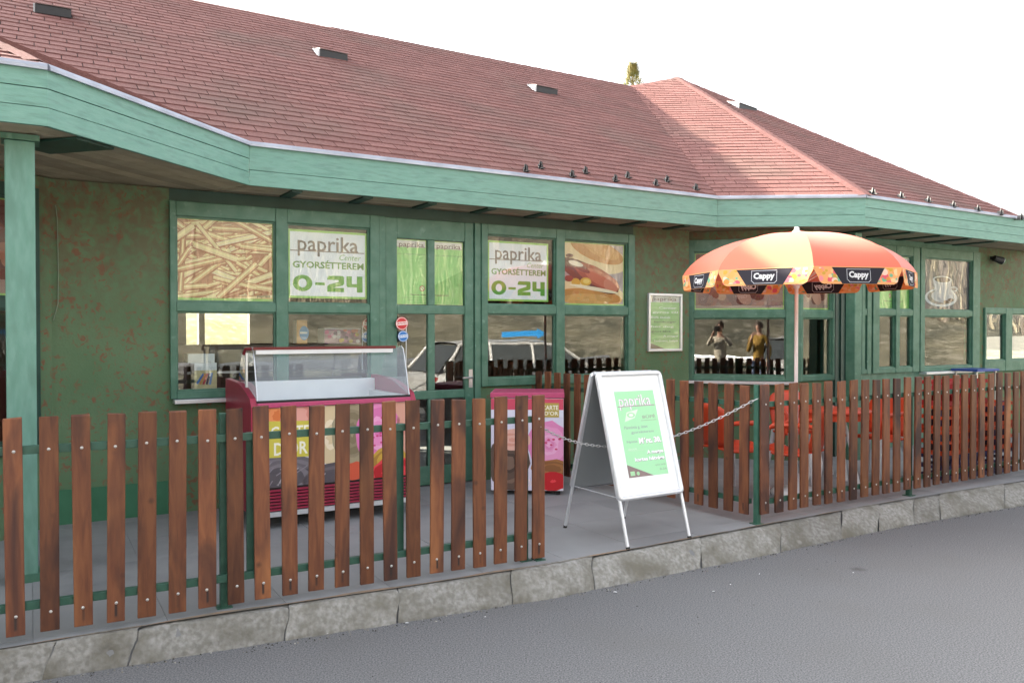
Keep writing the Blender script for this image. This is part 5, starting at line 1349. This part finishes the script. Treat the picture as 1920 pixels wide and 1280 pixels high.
for x in (-.22, .22):
    for y in (-.14, .14): b = MB(); b.box(x - .015, x + .015, y - .015, y + .015, 0, .95); b.build('leg', M['steel'], g)

# ------------------------------------------------------------------ litter on the road
for k, (px, py, s_) in enumerate(((763, 1168, .012), (910, 1157, .008), (1153, 1110, .012), (1338, 1109, .012), (1370, 1096, .006), (613, 1188, .008), (1600, 1074, .006), (1424, 1076, .006))):
    p = onz(px, py, .002); b = MB(); r3 = random.Random(k)
    b.face([(s_ * math.cos(q) * r3.uniform(.6, 1.3), s_ * math.sin(q) * r3.uniform(.5, 1.1), .002 + r3.uniform(0, .004)) for q in [R(60 * i) for i in range(6)]])
    b.face([(s_ * math.cos(q) * .6, s_ * math.sin(q) * .5, .006) for q in [R(60 * i) for i in range(6)]])
    tag(b.build('paper_scrap', M['white'], mw=Matrix.Translation(p)), 'tiny pale scrap of litter lying on the asphalt', 'litter', 'litter scraps on the road')

# ------------------------------------------------------------------ tree behind the roof
def conifer(x, y, H, Rw):
    t = empty('conifer_tree', (x, y, 0)); tag(t, 'slim conifer whose tip shows above the ridge valley of the roof', 'tree')
    b = MB(); b.tube([(0, 0, 0), (.03, .02, H * .5), (0, 0, H - .15)], [.14, .09, .02], 8); b.build('trunk', M['bark'], t)
    b = MB(); r3 = random.Random(8)
    for k in range(5200):
        z = H * (1 - r3.random() ** 1.8 * .93); q = r3.uniform(0, 6.283); rr_ = Rw * min(1, (H - z) * 1.1 + .16) * r3.choice((1, 1, 1, 1.35)) * (0.55 + .45 * r3.random()) * (1 + .25 * math.sin(q * 3 + z * 4))
        c = Vector((rr_ * math.cos(q), rr_ * math.sin(q), z)); d_ = Vector((math.cos(q) * .5, math.sin(q) * .5, r3.uniform(.3, 1.3))).normalized(); s_ = Vector((-math.sin(q), math.cos(q), r3.uniform(-.4, .4))) * .013
        L_ = r3.uniform(.06, .24); b.face([c - s_, c + s_, c + d_ * L_])
    b.build('foliage', M['conifer'], t)
conifer(3.82, 26.0, 9.95, .42)

# ------------------------------------------------------------------ woods across the road (seen mirrored in the windows)
def bare_tree(x, y, z, H, seed):
    r3 = random.Random(seed); t = empty('bare_tree', (x, y, z)); tag(t, 'leafless brown roadside tree across the road', 'tree', 'leafless trees across the road')
    b = MB(); lean = (r3.uniform(-.3, .3), r3.uniform(-.3, .3)); b.tube([(0, 0, -.3), (lean[0] * .5, lean[1] * .5, H * .4), (lean[0], lean[1], H)], [.13, .09, .02], 7); b.build('trunk', M['bark'], t)
    b = MB()
    for k in range(26):
        z0 = H * r3.uniform(.25, .95); q = r3.uniform(0, 6.28); L_ = (H - z0) * .45 + .5
        p = Vector((lean[0] * z0 / H, lean[1] * z0 / H, z0)); e = p + Vector((math.cos(q) * L_, math.sin(q) * L_, L_ * r3.uniform(.5, 1.1)))
        b.tube([p, p.lerp(e, .5) + Vector((0, 0, -.05)), e], [.03, .02, .006], 4, cap=False)
        for j in range(5):
            f_ = p.lerp(e, r3.uniform(.3, 1)); g_ = f_ + Vector((r3.uniform(-.5, .5), r3.uniform(-.5, .5), r3.uniform(.1, .7))); b.tube([f_, g_], [.01, .004], 3, cap=False)
    b.build('crown', M['twig'], t)
r3 = random.Random(77)
for k in range(34):
    a_ = R(r3.uniform(-150, 12)); d_ = r3.uniform(24, 40); x = 1.5 + d_ * math.cos(a_); y = 6 + d_ * math.sin(a_)
    front = max(0.0, min(1.0, 0.5 - (y - 0.62 * x + 1.5) / 14)); z = front * 2.6 + (front * 16 * min(1, max(0, d_ - 28) / 50) ** .9)
    if front > .3: bare_tree(x, y, z, r3.uniform(5, 9), k)

# thicket on the bank: one brown mass of stems
b = MB(); r4 = random.Random(5)
for k in range(9000):
    a_ = R(r4.uniform(-155, 20)); d_ = r4.uniform(25, 38); x = 1.5 + d_ * math.cos(a_); y = 6 + d_ * math.sin(a_)
    front = max(0.0, min(1.0, 0.5 - (y - 0.62 * x + 1.5) / 14)); z = front * 2.6 + (front * 16 * min(1, max(0, d_ - 28) / 50) ** .9)
    if front < .25: continue
    h = r4.uniform(.6, 4.2) * r4.random() + .4; w = r4.uniform(.012, .05); q = r4.uniform(0, 3.14); lx, ly = r4.uniform(-.6, .6), r4.uniform(-.6, .6)
    b.face([(x - w * math.cos(q), y - w * math.sin(q), z - .1), (x + w * math.cos(q), y + w * math.sin(q), z - .1), (x + lx, y + ly, z + h)], m=k % 3)
tag(b.build('thicket', [M['bark'], M['twig'], mat('pale_stems', (.30, .26, .18), .9)]), kind='stuff')

# ------------------------------------------------------------------ car parked just right of the view, and one across the road (both seen mirrored)
def make_car(label, x, y, rz, arrow=True):
    c = empty('parked_car', (x, y, 0), rz); tag(c, label, 'car', 'parked white cars')
    hw = .84
    def loft(st, name, m, bev=.03):
        b = MB(); rows = []
        for sx_, pts in st: rows.append([(sx_, p[0], p[1]) for p in pts] + [(sx_, -p[0], p[1]) for p in pts[::-1]])
        b.grid(rows, 0, True); b.face(rows[0]); b.face(rows[-1][::-1]); return b.build(name, m, c)
    def sec(zb, zs, w, zt): return [(w * .9, zb), (w, zb + .12), (w * 1.0, zs - .12), (w * .96, zs), (w * .80, zt)]
    loft([(-2.1, sec(.42, .70, hw * .86, .74)), (-2.04, sec(.30, .78, hw * .95, .84)), (-1.75, sec(.24, .86, hw, .93)), (-.9, sec(.22, .93, hw, 1.0)), (.6, sec(.22, .93, hw, 1.0)), (1.2, sec(.22, .92, hw, .98)), (1.85, sec(.26, .90, hw * .98, .93)), (2.05, sec(.32, .84, hw * .93, .88)), (2.1, sec(.42, .76, hw * .88, .80))], 'body', M['carpaint'])
    roof = [(-1.02, .70, .965), (-.35, .62, 1.36), (.0, .60, 1.44), (.9, .60, 1.45), (1.6, .58, 1.40), (1.98, .66, .93)]
    b = MB(); rows = [[(x_, w_, z_), (x_, w_ * .8, z_ + .03), (x_, 0, z_ + .045), (x_, -w_ * .8, z_ + .03), (x_, -w_, z_)] for x_, w_, z_ in roof[1:5]]
    b.grid(rows); b.build('roof_panel', M['carpaint'], c)
    b = MB(); b.face([(-1.02, .68, .97), (-1.02, -.68, .97), (-.36, -.60, 1.36), (-.36, .60, 1.36)]); b.build('windscreen', M['carglass'], c)
    b = MB(); b.face([(1.99, .62, .93), (1.62, .56, 1.39), (1.62, -.56, 1.39), (1.99, -.62, .93)]); b.build('rear_window', M['carglass'], c)
    for s_ in (-1, 1):
        for x0, x1, x2, x3 in ((-.90, .18, .15, -.36), (.24, 1.05, 1.02, .24), (1.12, 1.86, 1.56, 1.10)):
            b = MB(); b.face([(x0, s_ * .76, .985), (x1, s_ * .76, .995), (x2, s_ * .625, 1.40), (x3, s_ * .625, 1.37)]); b.build('side_window', M['carglass'], c)
        b = MB()
        for x_, xt in ((-1.0, -.36), (.21, .20), (1.085, 1.06), (1.95, 1.6)): b.tube([(x_, s_ * .755, .975), (xt, s_ * .615, 1.41)], .03, 6)
        b.tube([(-.36, s_ * .62, 1.40), (1.6, s_ * .60, 1.42)], .03, 6); b.build('pillar', M['carpaint'], c)
        b = MB(); b.box(-.62, -.50, s_ * .86 - .06, s_ * .86 + .06, .96, 1.08); b.build('wing_mirror', M['black'], c, bevel=.02)
        for wx in (-1.32, 1.32):
            w_ = empty('wheel', (wx, s_ * .76, .30), parent=c)
            b = MB(); b.tube([(0, -.09, 0), (0, .09, 0)], .30, 24); b.build('tyre', M['rubber'], w_)
            b = MB(); b.tube([(0, -.095, 0), (0, .095, 0)], .18, 16); b.build('rim', M['alu'], w_)
        b = MB(); b.box(2.02, 2.09, s_ * .62 - .1, s_ * .62 + .1, .62, .86); b.build('tail_light', M['red'], c, bevel=.02)
        b = MB(); b.box(-2.09, -1.98, s_ * .58 - .14, s_ * .58 + .14, .62, .76); b.build('headlight', M['alu'], c, bevel=.02)
    b = MB(); b.box(-2.14, -2.02, -.78, .78, .30, .48); b.box(2.02, 2.14, -.78, .78, .34, .52); b.build('bumper', M['black'], c, bevel=.03)
    if arrow:
        b = MB(); pr = [(.45, 1.53), (.45, 1.63), (-.30, 1.63), (-.30, 1.67), (-.52, 1.58), (-.30, 1.49), (-.30, 1.53)]
        b.prism(pr, -.02, .02); b.build('roof_arrow_sign', mat('sky_blue_sign', (.04, .30, .70), .4), c)
    return c
make_car('white estate car with a blue arrow sign on its roof, parked by the right fence', 6.05, 5.22, math.atan2(U.y, U.x) + math.pi)
make_car('white car without roof sign parked across the road behind the photographer', 1.6, -3.9, R(100), arrow=False)

# ------------------------------------------------------------------ people at the camera side (seen mirrored)
def skin_obj(name, pts, edges, m, parent, root=0, lv=1):
    me = bpy.data.meshes.new(name); me.from_pydata([p[:3] for p in pts], edges, []); me.materials.append(m)
    o = bpy.data.objects.new(name, me); COL.objects.link(o); o.parent = parent
    md = o.modifiers.new('skin', 'SKIN'); md.use_smooth_shade = True
    sv = me.skin_vertices[0].data if me.skin_vertices else None
    if sv is None:
        bm = bmesh.new(); bm.from_mesh(me); bm.verts.layers.skin.verify(); bm.to_mesh(me); bm.free(); sv = me.skin_vertices[0].data
    for i, p in enumerate(pts):
        r_ = p[3]; sv[i].radius = (r_, p[4] if len(p) > 4 else r_); sv[i].use_root = (i == root)
    sb_ = o.modifiers.new('sub', 'SUBSURF'); sb_.levels = lv; sb_.render_levels = lv
    return o
def chain_pts(P, E, prev, seq):
    for p in seq: P.append(p); E.append((prev, len(P) - 1)); prev = len(P) - 1
    return prev
def person(label, x, y, rz, arms, coat, trousers, h=1.0):
    g = empty('person', (x, y, 0), rz); tag(g, label, 'person'); g.scale = (h, h, h)
    P = [(0, 0, .95, .12, .09)]; E = []
    ch_ = chain_pts(P, E, 0, [(0, .01, 1.15, .11, .085), (0, 0, 1.33, .135, .095), (0, -.01, 1.44, .09, .07)])
    nk = chain_pts(P, E, ch_, [(0, 0, 1.53, .052), (0, .015, 1.58, .055), (0, .03, 1.63, .072, .085), (0, .02, 1.70, .078, .095), (0, .01, 1.76, .06, .07)])
    for s_, arm in ((-1, arms[0]), (1, arms[1])):
        el, wr, hd = arm
        k = chain_pts(P, E, ch_, [(s_ * .17, -.01, 1.42, .052), (s_ * el[0], el[1], el[2], .038), (s_ * wr[0], wr[1], wr[2], .026), (s_ * hd[0], hd[1], hd[2], .036, .016)])
        W_ = Vector((s_ * wr[0], wr[1], wr[2])); H_ = Vector((s_ * hd[0], hd[1], hd[2])); d_ = (H_ - W_).normalized(); sd = d_.cross(Vector((0, 0, 1)) if abs(d_.z) < .8 else Vector((0, 1, 0))).normalized(); cu = sd.cross(d_)
        for j, (o_, L_) in enumerate(((-.030, .062), (-.010, .072), (.010, .068), (.029, .052))):
            b0 = H_ + sd * o_; a1 = b0 + d_ * L_ * .5; a2 = a1 + (d_ * .7 - cu * .5) * L_ * .5
            chain_pts(P, E, k, [(*(b0 + d_ * .012), .010), (*a1, .009), (*a2, .008)])
        tb = W_.lerp(H_, .5) + sd * .03; chain_pts(P, E, k - 0, [(*(tb + sd * .012), .011), (*(tb + sd * .025 + d_ * .03), .009)])
        lg = chain_pts(P, E, 0, [(s_ * .09, 0, .88, .09), (s_ * .11, .01, .50, .06), (s_ * .12, -.02, .10, .04), (s_ * .125, .06, .04, .035), (s_ * .13, .14, .03, .03)])
    skin_obj('body', P, E, M['skin'], g)
    P = [(0, 0, .92, .155, .115)]; E = []
    ch_ = chain_pts(P, E, 0, [(0, .01, 1.15, .145, .11), (0, 0, 1.33, .165, .12), (0, -.01, 1.45, .10, .075)]); chain_pts(P, E, ch_, [(0, 0, 1.50, .07)]); chain_pts(P, E, 0, [(0, 0, .78, .15, .12)])
    for s_, arm in ((-1, arms[0]), (1, arms[1])):
        el, wr, hd = arm; w2_ = Vector(el).lerp(Vector(wr), .93)
        chain_pts(P, E, ch_ - 0, [(s_ * .18, -.01, 1.42, .072), (s_ * el[0], el[1], el[2], .055), (s_ * w2_.x, w2_.y, w2_.z, .042)])
    skin_obj('jacket', P, E, M[coat], g)
    P = [(0, 0, .90, .14, .11)]; E = []
    for s_ in (-1, 1): chain_pts(P, E, 0, [(s_ * .09, 0, .84, .105), (s_ * .11, .01, .50, .075), (s_ * .12, -.02, .10, .062), (s_ * .12, -.02, .05, .06)])
    skin_obj('trousers', P, E, M[trousers], g)
    for s_ in (-1, 1): skin_obj('shoe', [(s_ * .122, -.05, .045, .045), (s_ * .125, .06, .04, .045), (s_ * .13, .17, .03, .035, .03)], [(0, 1), (1, 2)], M['dark'], g)
    b = MB(); b.lathe([(.092, -.06), (.103, 0), (.098, .05), (.07, .10), (.03, .122), (0, .126)], (0, -.012, 1.71), 16); o = b.build('hair', M['hair'], g)
    b = MB(); b.tube([(0, .115, 1.70), (0, .145, 1.665), (0, .118, 1.658)], [.008, .016, .010], 6); b.build('nose', M['skin'], g)
    for s_ in (-1, 1):
        b = MB(); b.lathe([(0, -.009), (.012, -.004), (.012, .004), (0, .009)], (s_ * .032, .112, 1.705), 8); b.build('eye', M['dark'], g)
        b = MB(); b.tube([(s_ * .094, .01, 1.72), (s_ * .102, .0, 1.69), (s_ * .094, .005, 1.66)], [.008, .012, .006], 6); b.build('ear', M['skin'], g)
    b = MB(); b.tube([(-.025, .118, 1.628), (0, .124, 1.626), (.025, .118, 1.628)], .005, 5); b.build('mouth', M['red'], g)
    return g
person('person in a beige coat holding a camera up to the face in the road', 0, -.42, 0, (((.30, .12, 1.28), (.12, .26, 1.50), (.075, .29, 1.57)), ((.30, .12, 1.28), (.12, .26, 1.50), (.075, .29, 1.57))), 'coat', 'dark')
person('person in a mustard jacket standing beside the photographer, one hand at the chin', .88, -.35, R(8), (((.24, .06, 1.14), (.10, .24, 1.38), (.04, .20, 1.50)), ((.27, -.02, 1.14), (.26, .08, .90), (.26, .10, .82))), 'mustard', 'denim', 1.02)
cmr = empty('camera_in_hands', (0, -.115, 1.645)); tag(cmr, 'black camera held up by the person in the beige coat', 'camera')
b = MB(); b.box(-.065, .065, -.035, .03, -.045, .045); b.build('camera_body', M['black'], cmr, bevel=.008)
b = MB(); b.tube([(0, .03, 0), (0, .095, 0)], .032, 20); b.build('lens_barrel', M['black'], cmr)

# grit gathered along the foot of the kerb
b = MB(); r5 = random.Random(12)
for k in range(1300):
    l_ = r5.uniform(0.5, KL[-1] - 3); q = atl(KB, l_); t = atl(KT, l_); o = (q - t).normalized(); d_ = abs(r5.gauss(0, .05)) + .012 if r5.random() < .8 else r5.uniform(0, 1.6)
    p = q + o * d_; r_ = r5.uniform(.0015, .0055) * (1.3 if d_ < .1 else .8); h = r_ * r5.uniform(.5, 1.1); a0 = r5.uniform(0, 3)
    v = [(p.x + r_ * math.cos(a0 + i * 1.571) * r5.uniform(.7, 1.3), p.y + r_ * math.sin(a0 + i * 1.571) * r5.uniform(.7, 1.3), 0.0) for i in range(4)]; top = (p.x, p.y, h + .002)
    mi = 0 if r5.random() < .6 else (1 if r5.random() < .8 else 2)
    for i in range(4): b.face([v[i], v[(i + 1) % 4], top], m=mi)
tag(b.build('road_grit', [mat('dark_grit', (.045, .042, .038), .95), mat('stone_grit', (.20, .19, .165), .9), mat('pale_grit', (.34, .33, .30), .9)]), kind='stuff')

# embankment of dry grass behind the building (seen through the rear windows)
b = MB(); rows = []
for k in range(30):
    s_ = -16 + k * 1.2; f_ = W1
    rows.append([tuple(f_.w(s_, -o_, z_ + .12 * math.sin(k * 1.3 + o_))) for o_, z_ in ((11.5, -.05), (13, .7), (15, 1.7), (17.5, 2.5), (20, 2.7), (24, 2.4), (28, -.05))])
b.grid(rows); tag(b.build('embankment', mat('straw_grass', (.40, .33, .17), .95, c2=(.26, .24, .10), scale=1.2, c3=(.5, .44, .28), s3=5)), kind='structure')
# crash barrier along the far side of the road (seen mirrored)
cb = empty('crash_barrier', (0, 0, 0)); tag(cb, 'long galvanised crash barrier on posts along the far side of the road', 'barrier')
pts = [Vector((x, y, .62)) for x, y in ((-6, -11.6), (0, -9.2), (4, -7.4), (8, -5.2), (13, -2.2), (19, 1.6))]
b = MB(); rows = []
for p in pts: rows.append([(p.x, p.y + .0, p.z - .15), (p.x - .03, p.y + .05, p.z - .08), (p.x, p.y, p.z), (p.x - .03, p.y + .05, p.z + .08), (p.x, p.y, p.z + .15)])
b.grid(rows); b.build('rail', M['steel'], cb)
for i in range(len(pts) - 1):
    for t_ in (.1, .4, .7):
        p = pts[i].lerp(pts[i + 1], t_); b = MB(); b.box(p.x - .04, p.x + .04, p.y - .09, p.y - .01, -.1, .72); b.build('post', M['steel'], cb)
